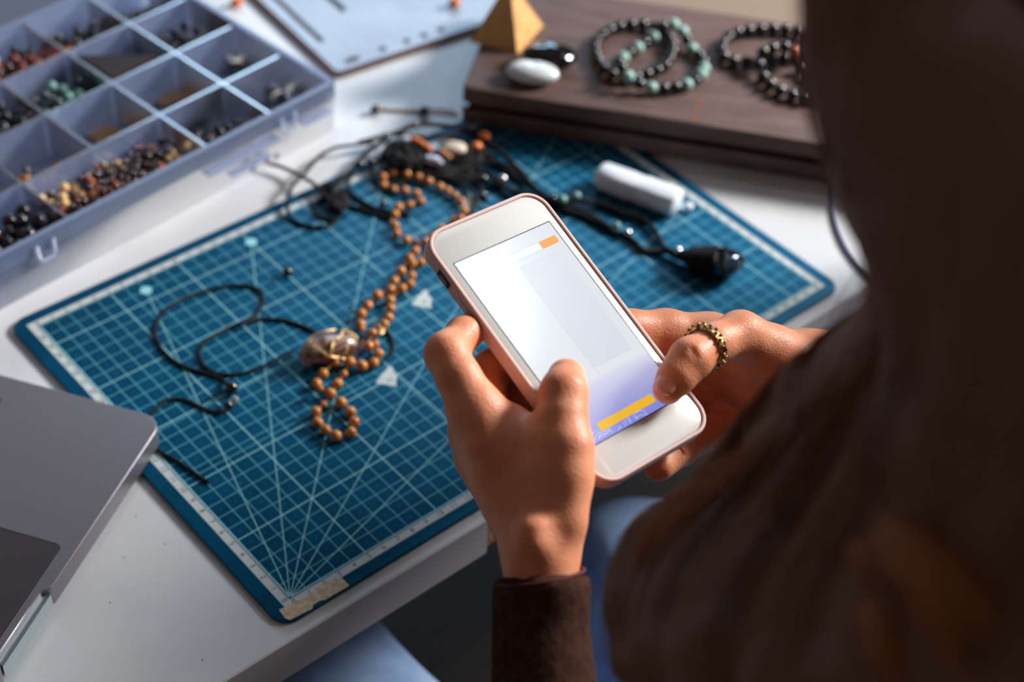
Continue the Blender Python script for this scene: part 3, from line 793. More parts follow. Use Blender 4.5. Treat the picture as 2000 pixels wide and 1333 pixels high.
# ------------------------------------------------------------------ cords
M_cordm = M_black
bn = nd(M_black, 'ShaderNodeTexWave'); bn.inputs['Scale'].default_value = 900; bn.bands_direction = 'DIAGONAL'
bb = nd(M_black, 'ShaderNodeBump'); bb.inputs['Strength'].default_value = .5; bb.inputs['Distance'].default_value = .0004
tcn = nd(M_black, 'ShaderNodeTexCoord'); lk(M_black, tcn.outputs['Object'], bn.inputs['Vector']); lk(M_black, bn.outputs['Fac'], bb.inputs['Height']); lk(M_black, bb.outputs[0], bsdf(M_black).inputs['Normal'])
def cord(name, pts, r, lab, cat='cord', group=None, parent=None, z=None, m=None, seg=8, sub=6, org=None):
    P = []
    for p in pts:
        zz = (p[2] / 1000 if len(p) > 2 else 0) + r + (ZT if z == 'desk' else 0)
        P.append(AT(p[0], p[1], zz))
    o_ = org if org is not None else P[0]
    q = MB().tube([tuple(np.array(p) - np.array([o_[0], o_[1], 0])) for p in spline(P, sub)], r, seg)
    ob = obj(name, q, m or M_black, parent)
    if parent is None:
        ob.location = (o_[0], o_[1], 0); tag(ob, lab, cat, group)
    return ob
def c4(x, y, h=0): return (250 + x / 3.3333, 400 + y / 3.3333, h)
cord('cord', [c4(*p) for p in ((652, 1175, 2), (610, 1135), (560, 1112), (480, 1090), (400, 1067), (330, 1035), (280, 1000), (225, 945), (195, 895), (178, 850), (180, 800), (200, 745), (232, 700), (280, 660), (340, 625), (410, 592), (480, 572), (540, 552), (600, 540), (660, 530), (720, 526), (780, 530), (830, 543), (860, 566), (876, 602), (874, 645), (858, 682), (825, 715), (790, 742, .6), (750, 765, 1.6), (690, 785, .6), (640, 808), (600, 832), (545, 862), (500, 892), (474, 930), (462, 972), (474, 1015), (500, 1052), (540, 1082), (590, 1100), (640, 1108), (700, 1106), (770, 1092), (850, 1066), (930, 1032), (1000, 992), (1080, 950))], .0011,
     'black cord looped in two open curves left of the stone pendant')
cord('cord', [c4(*p) for p in ((735, 775, 2.6), (770, 758, 2.2), (820, 748, 1), (870, 745), (930, 745), (980, 748), (1040, 757), (1100, 776), (1160, 800), (1220, 830))], .0011, 'short black cord running into the stone pendant from the left')
cord('cord', [(289, 818), (299, 804), (312, 792), (325, 783), (339, 780), (353, 780), (367, 783), (382, 790), (398, 798), (415, 804), (436, 805, 1)], .0010, 'thin black cord from the laptop corner to the small crystal beads')
cord('cord', [(300, 868), (310, 880), (322, 888), (340, 897), (360, 910), (380, 924), (394, 934), (408, 943)], .0010, 'loose black cord end beside the laptop\'s front edge')
cord('cord', [(752, 646, 1), (760, 652), (766, 664), (768, 676), (766, 688), (758, 698), (748, 704)], .0010, 'small black cord arc right of the wooden necklace')
def bead(px, py, r, m, lab, name='bead', sc_=(1, 1, 1), z=None, cat='bead', group=None, zoff=0):
    p = AT(px, py, (z or 0) + r * sc_[2])
    o = obj(name, MB().ball((0, 0, 0), r, 22, 14, sc_=sc_), m); o.location = (p[0], p[1], (z or 0) + r * sc_[2] + zoff); return tag(o, lab, cat, group)
bead(452, 758, .0040, M_onyx, 'large shiny black bead at the end of the looped cord')
M_cry = mat('clear_crystal', (.9, .92, .92, 1), .05, trans=.85, ior=1.5)
bead(458, 782, .0028, M_cry, 'small clear crystal bead under the large black bead')
bead(446, 793, .0028, M_onyx, 'small black bead below the clear crystal bead')
bead(562, 531, .0032, M_onyx, 'lone black bead on the mat, upper left of the necklace')

cord('cord', [(1634, 318), (1627, 352), (1624, 390), (1630, 428), (1640, 460), (1655, 490), (1676, 518), (1700, 538), (1720, 548)], .0015, 'thin violet grey cord curving over the desk beside the hair', z='desk', m=mat('violet_cord', srgb(96, 90, 130), .6))
TG = 'black cords tangled at the back of the mat'
def T(pts, r, lab, z=None, **k): return cord('cord', pts, r, lab, group=TG, z=z, **k)
T([(527, 321, 1), (543, 324, 1), (565, 333, 1), (580, 340, 2), (592, 347, 3), (605, 354, 4), (616, 362, 4), (630, 376, 4), (645, 392, 4), (658, 408, 2), (668, 420, 1)], .0014, 'knotted black cord with beaded end lying over the left edge of the mat')
bead(519, 313, .0034, mat('brown_glass', srgb(120, 92, 74), .2, coat=1), 'brown glass bead at the left cord end', z=ZT)
bead(537, 303, .0030, M_onyx, 'black bead above the left cord end', z=ZT, sc_=(1, .8, 1.3))
bead(505, 320, .0028, M_onyx, 'black bead at the tip of the left cord end', z=ZT, sc_=(1.8, .7, .8))
T([(729, 279, 3), (714, 280, 3), (700, 282, 3), (687, 284, 3), (672, 286, 3), (658, 288, 2), (643, 294, 2), (630, 301, 2), (620, 309, 2), (612, 318, 3), (604, 328, 4), (597, 337, 5), (590, 344, 6), (580, 354, 5), (571, 363, 3), (565, 376, 3), (562, 392, 3), (561, 406, 2), (563, 420, 1), (572, 430, 0), (584, 436, 0), (601, 441), (616, 444), (632, 444), (645, 440), (655, 432), (661, 420), (662, 405), (656, 393), (646, 387), (634, 387), (623, 391), (616, 400), (616, 412), (622, 421), (634, 427), (650, 429)], .0013, 'long black cord with a round loop at the mat\'s back left edge')
T([(760, 268, 4), (744, 279, 4), (733, 286, 4), (722, 294, 3), (712, 303, 3), (702, 314, 3), (694, 325, 3), (685, 334, 3), (672, 345, 3), (660, 356, 4), (652, 368, 4), (650, 382, 3), (660, 400, 3), (664, 412, 3)], .0019, 'thick dark cord running down to the coiled knot')
T([(690, 340, 2), (681, 352, 2), (678, 366, 1), (684, 376), (695, 385), (708, 394), (720, 401), (735, 408), (751, 412), (768, 414), (785, 416), (800, 422)], .0014, 'black cord curving under the necklace toward the right')
T([(672, 400, 1), (690, 404), (708, 410), (726, 416), (745, 421), (762, 426)], .0013, 'short black cord below the curving cord')
T([(700, 279, 3), (716, 275, 3), (730, 271, 3), (742, 268, 3), (756, 264, 3), (775, 259, 3), (793, 251, 3), (803, 246, 3), (818, 243, 3), (835, 243, 3), (850, 244, 3), (866, 246, 3), (887, 248, 3), (905, 254, 3), (925, 262, 3), (946, 272, 3), (960, 284, 2)], .0017, 'rearmost black cord running along the mat\'s back edge')
bead(754, 266, .0036, M_cry, 'clear glass bead on the rear cord, left one', z=.0045)
bead(811, 245, .0036, M_cry, 'clear glass bead on the rear cord, right one', z=.0045)
T([(770, 262, 5), (800, 266, 6), (835, 269, 5), (862, 268, 4), (884, 262, 4), (905, 262, 3)], .0014, 'black cord between the rear cord and the shell')
RS = [[(905, 254, 3), (925, 262, 3), (940, 272, 2), (955, 281, 2), (970, 292, 2), (984, 303, 2), (1000, 318, 2), (1014, 333, 2), (1028, 350, 2), (1043, 366, 2), (1056, 377, 2), (1070, 384, 2), (1086, 388, 2), (1102, 390, 2), (1120, 391, 2), (1133, 392, 2), (1146, 394, 2), (1162, 397, 1), (1179, 401, 1), (1196, 408, 1), (1212, 415, 1), (1230, 420, 1), (1246, 425, 1), (1262, 434, 1), (1275, 447, 1), (1284, 462, 1), (1291, 477, 1), (1302, 488, 2), (1318, 494, 3)],
      [(868, 300, 2), (888, 314, 1), (905, 322, 1), (922, 329, 1), (938, 334, 1), (960, 345, 1), (981, 360, 1), (998, 373, 1), (1014, 383, 1), (1036, 388, 1), (1058, 391, 1), (1080, 399, 0), (1102, 410, 0), (1120, 415, 0), (1135, 420, 0), (1152, 428, 0), (1168, 436, 0), (1180, 444, 0), (1192, 451, 0), (1208, 456, 0), (1223, 461, 0), (1240, 474, 0), (1256, 489, 0), (1276, 491, 0), (1296, 491, 1), (1316, 496, 2)],
      [(948, 292, 1), (957, 309, 1), (972, 320, 1), (990, 332, 1), (1008, 346, 1), (1030, 362, 1), (1052, 378, 1), (1075, 392, 3), (1096, 398, 3), (1116, 402, 2), (1136, 410, 1), (1156, 420, 1), (1176, 434, 2), (1196, 446, 2)],
      [(870, 345, 1), (900, 349, 1), (925, 354, 1), (950, 356, 1), (975, 362, 2), (1000, 372, 3), (1022, 380, 3), (1044, 386, 3)],
      [(950, 392, 0), (944, 380, 0), (938, 366, 0), (934, 350, 1), (938, 338, 2)]]
RL = ['black braided cord leading down to the black pendant, upper strand', 'black braided cord leading down to the black pendant, lower strand', 'middle black cord between the two pendant strands', 'black cord above the phone\'s top left corner', 'short dark cord hanging toward the necklace']
for k, (pts, lab) in enumerate(zip(RS, RL)):
    if k < 2:   # braided: two plies around one another
        P = spline([AT(p[0], p[1], p[2] / 1000 + .002) for p in pts], 7); e = empty('braided_cord', lab, 'cord', (P[0][0], P[0][1], 0), group=TG)
        for ph in (0, 2 * PI / 3, 4 * PI / 3):
            q = []
            for i, p in enumerate(P):
                t = np.array(P[min(i + 1, len(P) - 1)]) - np.array(P[max(i - 1, 0)]); t /= np.linalg.norm(t) + 1e-9
                n = np.cross(t, [0, 0, 1]); n /= np.linalg.norm(n) + 1e-9; b = np.cross(n, t)
                a = i * .75 + ph; q.append(tuple(p + .0011 * (n * math.cos(a) + b * math.sin(a)) - np.array([P[0][0], P[0][1], 0])))
            obj('ply', MB().tube(q, .0012, 7), M_black, e)
    else: T(pts, (.0017, .0016, .0013)[k - 2], lab)
for px, py, r, m, z, lab in ((981, 350, .0032, M_metal, .002, 'bright silver bead above the phone'), (944, 349, .0030, M_onyx, .002, 'dark blue glinting bead left of the silver bead'), (943, 382, .0030, M_onyx, 0, 'dark bead above the phone\'s top left corner'),
                             (1079, 388, .0028, M_onyx, .003, 'dark bead on the upper cord near the phone'), (1099, 390, .0032, PAL['mint'], .003, 'teal bead on the upper cord near the phone'), (1126, 383, .0030, PAL['mint'], .002, 'pale teal bead behind the upper cord'),
                             (1205, 441, .0026, PAL['mint'], .001, 'small teal bead on the lower pendant cord'), (1226, 455, .0028, M_metal, .001, 'small silver bead on the lower pendant cord'), (764, 366, .0026, M_onyx, 0, 'small black bead inside the necklace\'s upper loop'),
                             (748, 397, .0026, M_onyx, .0, 'small violet black bead left of the necklace'), (702, 320, .0028, M_onyx, .004, 'violet black bead on the thick cord'), (725, 316, .0028, M_onyx, .002, 'violet black bead right of the thick cord')):
    bead(px, py, r, m, lab, z=z)
# coiled knots: dark bundles of cord
def coil(cx, cy, rx, ry, n, r, lab, h=6, seed=0):
    R_ = random.Random(seed); pts = []
    for i in range(n * 10):
        a = i * 2 * PI / 10 * R_.uniform(.93, 1.07) ; f_ = R_.uniform(.35, 1)
        pts.append((cx + rx * f_ * math.cos(a), cy + ry * f_ * math.sin(a), h * (1 - f_ * .6) * R_.uniform(.25, 1)))
    return T(pts, r, lab, sub=3)
coil(795, 302, 48, 30, 17, .0018, 'large dark heap of coiled cord left of the shell', 13, 1)
coil(845, 322, 34, 18, 8, .0016, 'dark tangle of cord in front of the faceted stone', 6, 7)
coil(925, 300, 26, 30, 5, .0015, 'loose dark tangle below the orange oval beads', 5, 8)
T([(760, 300, 3), (740, 312, 3), (728, 330, 2), (733, 350, 1), (760, 358, 1), (800, 352, 2), (845, 344, 2), (890, 352, 1), (920, 372, 1), (930, 395, 1), (918, 415, 0)], .0016, 'black cord passing under the top of the wooden necklace')
T([(800, 330, 4), (830, 338, 3), (865, 342, 2), (900, 330, 2), (940, 318, 2), (985, 322, 2), (1020, 345, 2), (1050, 372, 4)], .0017, 'black cord from the tangle toward the braided cords')
coil(660, 392, 22, 20, 5, .0013, 'dark coiled knot over the mat\'s back left edge', 7, 2)
coil(640, 366, 16, 8, 4, .0013, 'small dark knot on the mat\'s rim', 5, 3)
coil(905, 338, 30, 14, 4, .0014, 'flat dark tangle right of the necklace\'s top', 4, 4)
# shell, chips, faceted stones around the heap
p = AT(886, 292, .004)
q = MB().ball((0, 0, 0), .0105, 24, 16, sc_=(1, .62, .45), fn=lambda n: 1 - .28 * math.exp(-(n.y / .14) ** 2) * (n.z > 0))
o = obj('cowrie_shell', q, mat('cream_shell', srgb(226, 214, 196), .3, coat=.4)); o.location = (p[0], p[1], .0048); o.rotation_euler = (0, 0, -.75)
tag(o, 'cream cowrie shell among the black cords behind the necklace', 'shell')
M_or = mat('orange_carnelian', srgb(224, 120, 52), .25, coat=.5)
bead(931, 288, .0046, M_or, 'orange oval bead right of the cowrie shell', sc_=(1, .85, .9)); bead(946, 267, .0044, M_or, 'orange oval bead furthest back, above the other one', sc_=(.85, 1.2, .9), z=.001)
bead(919, 296, .0024, PAL['tan'], 'small pinkish bead touching the cowrie shell')
for k, (px, py) in enumerate(((808, 273), (816, 276), (824, 281), (831, 286), (838, 291))): bead(px, py, .0032, M_or, 'orange chip bead in the row behind the coiled heap', sc_=(.8, 1, .7), z=.008, group='orange chips behind the coiled heap')
for k, (px, py) in enumerate(((862, 296), (869, 302), (876, 307))): bead(px, py, .0028, PAL['tan'], 'pinkish tan chip bead in front of the cowrie shell', sc_=(1, .8, .7), z=.004, group='tan chips in front of the shell')
def gem(px, py, L_, w_, h_, rot, m, lab, z=0):
    p = AT(px, py, z + h_ / 2); q = MB(); n = 7
    vs = [(0, 0, h_)] + [(L_ / 2 * .65 * math.cos(2 * PI * k / n), w_ / 2 * .65 * math.sin(2 * PI * k / n), h_ * .85) for k in range(n)] + [(L_ / 2 * math.cos(2 * PI * (k + .5) / n), w_ / 2 * math.sin(2 * PI * (k + .5) / n), h_ * .35) for k in range(n)] + [(L_ / 2 * .7 * math.cos(2 * PI * k / n), w_ / 2 * .7 * math.sin(2 * PI * k / n), 0) for k in range(n)]
    fs = [(0, 1 + k, 1 + (k + 1) % n) for k in range(n)]
    for k in range(n):
        fs += [(1 + k, 1 + n + k, 1 + (k + 1) % n), (1 + (k + 1) % n, 1 + n + k, 1 + n + (k + 1) % n), (1 + n + k, 1 + 2 * n + (k + 1) % n, 1 + n + (k + 1) % n), (1 + n + k, 1 + 2 * n + k, 1 + 2 * n + (k + 1) % n)]
    fs.append(tuple(1 + 2 * n + k for k in range(n))[::-1]); q.add(vs, fs)
    o = obj('faceted_stone', q, m, smooth=False); o.location = (p[0], p[1], z); o.rotation_euler = (0, 0, rot); return tag(o, lab, 'stone')
M_lb = mat('pale_lilac_stone', srgb(196, 200, 226), .15, coat=1)
gem(846, 312, .016, .008, .006, -1.0, M_lb, 'faceted stone on the coiled heap, its highlight painted pale lilac', .007)  # a dark stone; its white highlight is put into the pale colour
gem(792, 272, .010, .006, .005, -.4, M_lb, 'small pale lilac stone behind the coiled heap', .008)
gem(847, 287, .008, .006, .005, 0, mat('pale_blue_stone', srgb(150, 188, 204), .2, coat=1), 'small pale blue stone left of the cowrie shell', .006)

# black pendant on the braided cords
c_ = AT(1375, 512, .010); d_ = AT(1438, 512, .010) - AT(1320, 500, .010); pa_ = math.atan2(d_[1], d_[0])
bp_ = empty('black_pendant', 'black pendant with a polished blue black stone at the mat\'s right', 'pendant', (c_[0], c_[1], 0), rotz=pa_)
def lp(px, py, z):
    p = AT(px, py, z) - np.array([c_[0], c_[1], 0]); c1, s1 = math.cos(-pa_), math.sin(-pa_); return (p[0] * c1 - p[1] * s1, p[0] * s1 + p[1] * c1, p[2])
sx = lp(1410, 514, .0108)
st_ = MB(); n = 8; ringz = [(-.0125, .30), (-.0105, .72), (-.004, 1.0), (.004, .98), (.0095, .74), (.0128, .34)]
vs = []
for k, (t, s_) in enumerate(ringz):
    for j in range(n):
        a = 2 * PI * (j + (k % 2) * .5) / n; vs.append((sx[0] + t, sx[1] + .0108 * s_ * math.cos(a), sx[2] + .0104 * s_ * math.sin(a)))
fs = [tuple(range(n))[::-1], tuple(range(5 * n, 6 * n))]
for i in range(5):
    for j in range(n): fs.append((i * n + j, i * n + (j + 1) % n, (i + 1) * n + (j + 1) % n, (i + 1) * n + j))
st_.add(vs, fs)
o = obj('stone', st_, mat('blue_black_stone', srgb(40, 62, 82), .14, coat=1, metal=.35), bp_, smooth=True); o['label'] = 'polished blue black faceted stone'
bvm = o.modifiers.new('b', 'BEVEL'); bvm.width = .001; bvm.segments = 3
for k in range(5):
    x = lp(1352 + 10 * k, 506 + 2.2 * k, .009)
    q = MB().tube([(x[0], x[1] + (.0066 + .0008 * k) * math.cos(a), .0082 + .0004 * k + (.0076 + .0006 * k) * math.sin(a)) for a in np.linspace(0, 2 * PI, 22)[:-1]], .0022, 8, closed=True)
    obj('cord_wrap', q, M_black, bp_)
q = MB().tube([lp(1312, 495, .004), lp(1332, 499, .006), lp(1352, 504, .0085), lp(1392, 512, .010)], [.003, .0045, .006, .007], 12); obj('cord_core', q, M_black, bp_)
q = MB().tube([(sx[0] + .001, sx[1] + .0112 * math.cos(a), sx[2] + .0108 * math.sin(a)) for a in np.linspace(0, 2 * PI, 26)[:-1]], .0011, 8, closed=True); obj('cord_wrap', q, M_black, bp_)
q = MB().tube([(sx[0] + .0138 * math.cos(a), sx[1] + .001, sx[2] + .0114 * math.sin(a)) for a in np.linspace(-.4 * PI, .9 * PI, 20)], .0011, 8); obj('cord_wrap', q, M_black, bp_)
q = MB().ball(lp(1324, 490, .0085), .0030, 16, 10); o = obj('bead', q, M_metal, bp_); o['label'] = 'silver bead'

# tan cord bracelet with dark beads behind, on the desk
e_ = AT(735, 214, ZT); tb = empty('tan_cord', 'thin tan cord with two dark beads on the desk behind the cords', 'cord', (e_[0], e_[1], ZT))
def tl(px, py, z): p = AT(px, py, ZT + z); return (p[0] - e_[0], p[1] - e_[1], z)
obj('cord', MB().tube(spline([tl(742, 214, .001), tl(770, 216, .001), (tl(800, 217, .001)), tl(824, 216, .002), tl(850, 215, .002), tl(875, 217, .0018), tl(893, 223, .0015)], 4), .0011, 8), mat('tan_cord', srgb(178, 136, 96), .7), tb)
for px, py in ((734, 214), (828, 216)): obj('bead', MB().ball(tl(px, py, .0034), .0036, 16, 10, sc_=(1.3, 1, .9)), M_onyx, tb)
# ------------------------------------------------------------------ phone
PM_ = Matrix.Identity(4)
for i in range(3):
    PM_[i][0] = PX[i]; PM_[i][1] = PY[i]; PM_[i][2] = PN[i]; PM_[i][3] = PC[i]
ph = empty('smartphone', 'white smartphone in a rose rubber case, held in both hands', 'phone', mw=PM_)
M_case = mat('rose_case', srgb(222, 190, 184), .5, sub=.1); M_glass = mat('white_phone_front', srgb(224, 226, 223), .14, coat=.4)
def ring_solid(out, inn, z0, z1, bev):
    """an upright band between two loops, rounded at its top"""
    n = len(out); L_ = []
    mid = [((a[0] + b[0]) / 2, (a[1] + b[1]) / 2) for a, b in zip(out, inn)]
    lay = [(out, z0 + bev * 2), (out, z1 - bev), ([(o_[0] * .7 + m_[0] * .3, o_[1] * .7 + m_[1] * .3) for o_, m_ in zip(out, mid)], z1 - bev * .3), (mid, z1), ([(o_[0] * .7 + m_[0] * .3, o_[1] * .7 + m_[1] * .3) for o_, m_ in zip(inn, mid)], z1 - bev * .3), (inn, z1 - bev), (inn, z0 + bev * 2)]
    q = MB(); vs = []
    for l, z in lay: vs += [(p[0], p[1], z) for p in l]
    fs = []
    for k in range(len(lay) - 1):
        for i in range(n): j = (i + 1) % n; fs.append((k * n + i, k * n + j, (k + 1) * n + j, (k + 1) * n + i))
    q.add(vs, fs); return q
CWD, CHT, CR_ = .0357, .0710, .0115
outl = rrect(-CWD, -CHT, CWD, CHT, CR_, 14); innl = rrect(-CWD + .0019, -CHT + .0019, CWD - .0019, CHT - .0019, CR_ - .0019, 14)
q = ring_solid(outl, innl, -.0085, .0007, .0006)
ins = rrect(-CWD + .0012, -CHT + .0012, CWD - .0012, CHT - .0012, CR_ - .0012, 14); ins2 = rrect(-CWD + .004, -CHT + .004, CWD - .004, CHT - .004, CR_ - .004, 14)
n_ = len(outl); vs = [(p[0], p[1], -.0073) for p in outl] + [(p[0], p[1], -.0084) for p in ins] + [(p[0], p[1], -.0089) for p in ins2]
q.add(vs, [(i, n_ + i, n_ + (i + 1) % n_, (i + 1) % n_) for i in range(n_)] + [(n_ + i, 2 * n_ + i, 2 * n_ + (i + 1) % n_, n_ + (i + 1) % n_) for i in range(n_)] + [tuple(2 * n_ + i for i in range(n_))[::-1]])
obj('case', q, M_case, ph)
q = MB(); q.prism(rrect(-.03355, -.06915, .03355, .06915, .0098, 14), -.0072, 0, bevel=.0007); obj('phone_body', q, M_glass, ph)
q = MB(); g_ = rrect(-.0338, -.0694, .0338, .0694, .0100, 14); q.add([(p[0], p[1], -.0011) for p in g_] + [(p[0], p[1], -.0011) for p in innl], [(i, (i + 1) % n_, n_ + (i + 1) % n_, n_ + i) for i in range(n_)])
obj('case_gap', q, mat('dark_rose', srgb(92, 52, 50), .8), ph)
q = MB(); q.prism([(p[0] - .0361, p[1]) for p in rrect(-.0001, .0445, .0006, .0535, .0003, 3)], -.0060, -.0026)
obj('switch_cutout', q, mat('dark_slot', srgb(34, 26, 26), .6), ph)
q = MB().box(-.0364, .0463, -.0051, -.03605, .0515, -.0035); obj('mute_switch', q, M_metal, ph)
for y0, y1 in ((.028, .038), (.014, .024)): obj('volume_button', MB().prism(rrect(-.0362, y0, -.0355, y1, .0003, 3), -.0056, -.0032), M_case, ph)
def scr(nm, col, st, z, pts=None, rect=None, rough=.08):
    m = mat(nm + '_glow', (col[0] * .25, col[1] * .25, col[2] * .25, 1), rough, emis=col, estr=st)
    return m
SW, SH = .02925, .0520
M_scr = mat('lit_screen', (.16, .17, .18, 1), .14, emis=srgb(206, 214, 219), estr=.88)
sr = nd(M_scr, 'ShaderNodeTexCoord'); sx_ = nd(M_scr, 'ShaderNodeSeparateXYZ'); rp = nd(M_scr, 'ShaderNodeValToRGB'); mr = nd(M_scr, 'ShaderNodeMapRange')
lk(M_scr, sr.outputs['Object'], sx_.inputs[0]); lk(M_scr, sx_.outputs['Y'], mr.inputs['Value'])
mr.inputs['From Min'].default_value = -SH; mr.inputs['From Max'].default_value = SH
e = rp.color_ramp.elements; e[0].position = 0; e[0].color = srgb(124, 134, 226); e[1].position = 1; e[1].color = srgb(206, 214, 220)
for p_, c_ in ((.10, srgb(160, 164, 224)), (.23, srgb(198, 198, 226)), (.262, srgb(214, 220, 226)), (.5, srgb(210, 216, 222))): k = e.new(p_); k.color = c_
lk(M_scr, mr.outputs[0], rp.inputs[0]); lk(M_scr, rp.outputs[0], bsdf(M_scr).inputs['Emission Color'])
q = MB(); q.box(-SW - .0005, -SH - .0005, .00002, SW + .0005, SH + .0005, .00006); obj('screen_border', q, mat('black_border', srgb(14, 16, 34), .3), ph)
q = MB(); q.box(-SW, -SH, .00003, SW, SH, .0001); scn = obj('screen', q, M_scr, ph)
def SPt(px, py):
    p = PH(px, py, .1) - PC; return (float(p @ PX), float(p @ PY))
def ui(nm, pts, col, st, z=.00013):
    q = MB(); q.add([(p[0], p[1], z) for p in pts], [tuple(range(len(pts)))])
    m = bpy.data.materials.get('glow_' + nm) or mat('glow_' + nm, (col[0] * .2, col[1] * .2, col[2] * .2, 1), .2, emis=col, estr=st)
    o = obj(nm, q, m, scn); return o
def uiline(nm, a, b, wd, col, st, z=.00014):
    a, b = np.array(a), np.array(b); d = (b - a) / np.linalg.norm(b - a); n = np.array([-d[1], d[0]]) * wd / 2
    return ui(nm, [a - n, b - n, b + n, a + n], col, st, z)
x0, y1 = SPt(1051, 472); x1, y0 = SPt(1091, 471)
a_ = np.array(SPt(1052, 473)); b_ = np.array(SPt(1061, 487)); c__ = np.array(SPt(1091, 471)); d__ = np.array(SPt(1083, 459))
ui('orange_button', rrect(min(a_[0], b_[0]), min(b_[1], c__[1]), max(c__[0], d__[0]), max(a_[1], d__[1]), .0009, 4), srgb(222, 150, 66), .92)
ui('text_field', rrect(-.0272, min(b_[1], c__[1]), min(a_[0], b_[0]) - .0003, max(a_[1], d__[1]), .0005, 3), srgb(216, 222, 226), .93, .00012)
fb = min(b_[1], c__[1]); ft = max(a_[1], d__[1])
for yy in (fb, ft): uiline('field_line', (-.0272, yy), (a_[0], yy), .00012, srgb(150, 160, 170), .9, .00016)
lx, ly = SPt(917, 546); l2 = SPt(960, 528)
for aa, bb in (((-.0272, fb - .006), (-.0175, fb - .006)), ((-.0272, fb - .0095), (-.0175, fb - .0095)), ((-.0272, fb - .0095), (-.0272, fb - .006))): uiline('field_line', aa, bb, .00012, srgb(168, 178, 184), .9, .00016)
vx = SPt(1010, 515)[0]; hy = SPt(1165, 595)[1]
vx2 = SPt(1095, 632)[0]
uiline('divider_line', (vx2, fb - .004), (vx2, -.0255), .00016, srgb(176, 186, 196), .9, .00015)
uiline('divider_line', (vx2, hy), (.0235, hy), .00016, srgb(176, 186, 196), .9, .00015)
ui('picture_tile', [(vx2 + .0005, hy + .0005), (.0245, hy + .0005), (.0245, fb - .003), (vx2 + .0005, fb - .003)], srgb(204, 211, 220), .88, .00012)
ui('picture_tile', [(vx2 + .0005, hy - .0005), (.0235, hy - .0005), (.0235, -.0215), (vx2 + .0005, -.0215)], srgb(200, 207, 220), .88, .00012)
p1, p2, p3, p4 = SPt(1165, 829), SPt(1178, 843), SPt(1280, 783), SPt(1270, 769)
ui('yellow_button', rrect(p1[0], p2[1] * .5 + p3[1] * .5, p4[0], p1[1] * .5 + p4[1] * .5, .0006, 3), srgb(236, 184, 44), .95, .00016)
def UC(x, y): return SPt(1120 + x / 8.333, 740 + y / 8.333)
arcs = [[(265, 1060), (275, 980), (310, 900), (370, 840)], [(350, 1040), (360, 960), (400, 890), (440, 860)], [(400, 1000), (440, 900), (520, 850), (600, 820)],
        [(575, 810), (610, 850), (645, 895)], [(735, 850), (745, 800), (765, 765)], [(765, 765), (775, 790), (778, 815)], [(800, 700), (825, 745), (840, 790)], [(830, 670), (855, 720), (868, 760)], [(880, 630), (905, 690), (925, 735)], [(905, 640), (935, 690), (950, 715)],
        [(960, 605), (1000, 620), (1050, 655)], [(985, 580), (1040, 540), (1105, 515), (1165, 545), (1200, 585)], [(1000, 660), (1080, 600), (1140, 590), (1200, 590)]]
for i in range(9): arcs.append([(400 + i * 20, 985 - i * 12), (425 + i * 21, 945 - i * 13)] if i % 2 else [(410 + i * 20, 940 - i * 12), (440 + i * 20, 975 - i * 13)])
for k, ar in enumerate(arcs):
    pts = [UC(*p) for p in ar]; q = MB(); cv = spline([(p[0], p[1], 0) for p in pts], 5)
    for a, b in zip(cv[:-1], cv[1:]): q.line(a, b, .00022, .00015)
    obj('wallpaper_line', q, bpy.data.materials.get('glow_wl') or mat('glow_wl', (.2, .2, .25, 1), .2, emis=srgb(214, 214, 250), estr=.95), scn)
for k in range(3):
    p = SPt(893 + 3.2 * k, 521.5 - 1.4 * k); uiline('signal_bar', (p[0], p[1] - .0005), (p[0], p[1] + .0002 + .0002 * k), .0003, srgb(10, 10, 20), .1, .00016)

# ------------------------------------------------------------------ bodies from blended shapes
def seg_field(G_, a, b, ra, rb):
    a = np.array(a, np.float32); b = np.array(b, np.float32); d = b - a; L2 = float(d @ d) + 1e-12
    X, Y, Z = G_
    px, py, pz = X - a[0], Y - a[1], Z - a[2]
    t = np.clip((px * d[0] + py * d[1] + pz * d[2]) / L2, 0, 1)
    return np.sqrt((px - t * d[0]) ** 2 + (py - t * d[1]) ** 2 + (pz - t * d[2]) ** 2) - (ra + (rb - ra) * t)
def ell_field(G_, c, rad, R=None):
    c = np.array(c, np.float32); X, Y, Z = G_
    p = [X - c[0], Y - c[1], Z - c[2]]
    if R is not None:
        p = [R[0][i] * p[0] + R[1][i] * p[1] + R[2][i] * p[2] for i in range(3)]   # into local axes (columns of R)
    k0 = np.sqrt(sum((p[i] / rad[i]) ** 2 for i in range(3))); k1 = np.sqrt(sum((p[i] / rad[i] ** 2) ** 2 for i in range(3))) + 1e-9
    return k0 * (k0 - 1) / k1
def smin(a, b, k):
    if a is None: return b
    h = np.maximum(k - np.abs(a - b), 0) / k
    return np.minimum(a, b) - h * h * k * .25
def smax(a, b, k): return -smin(-a, -b, k)
def grid(lo, hi, vx_):
    ax = [np.arange(lo[i], hi[i] + vx_, vx_, dtype=np.float32) for i in range(3)]
    X, Y, Z = np.meshgrid(*ax, indexing='ij', sparse=True)
    return (X, Y, Z), [len(a) for a in ax]
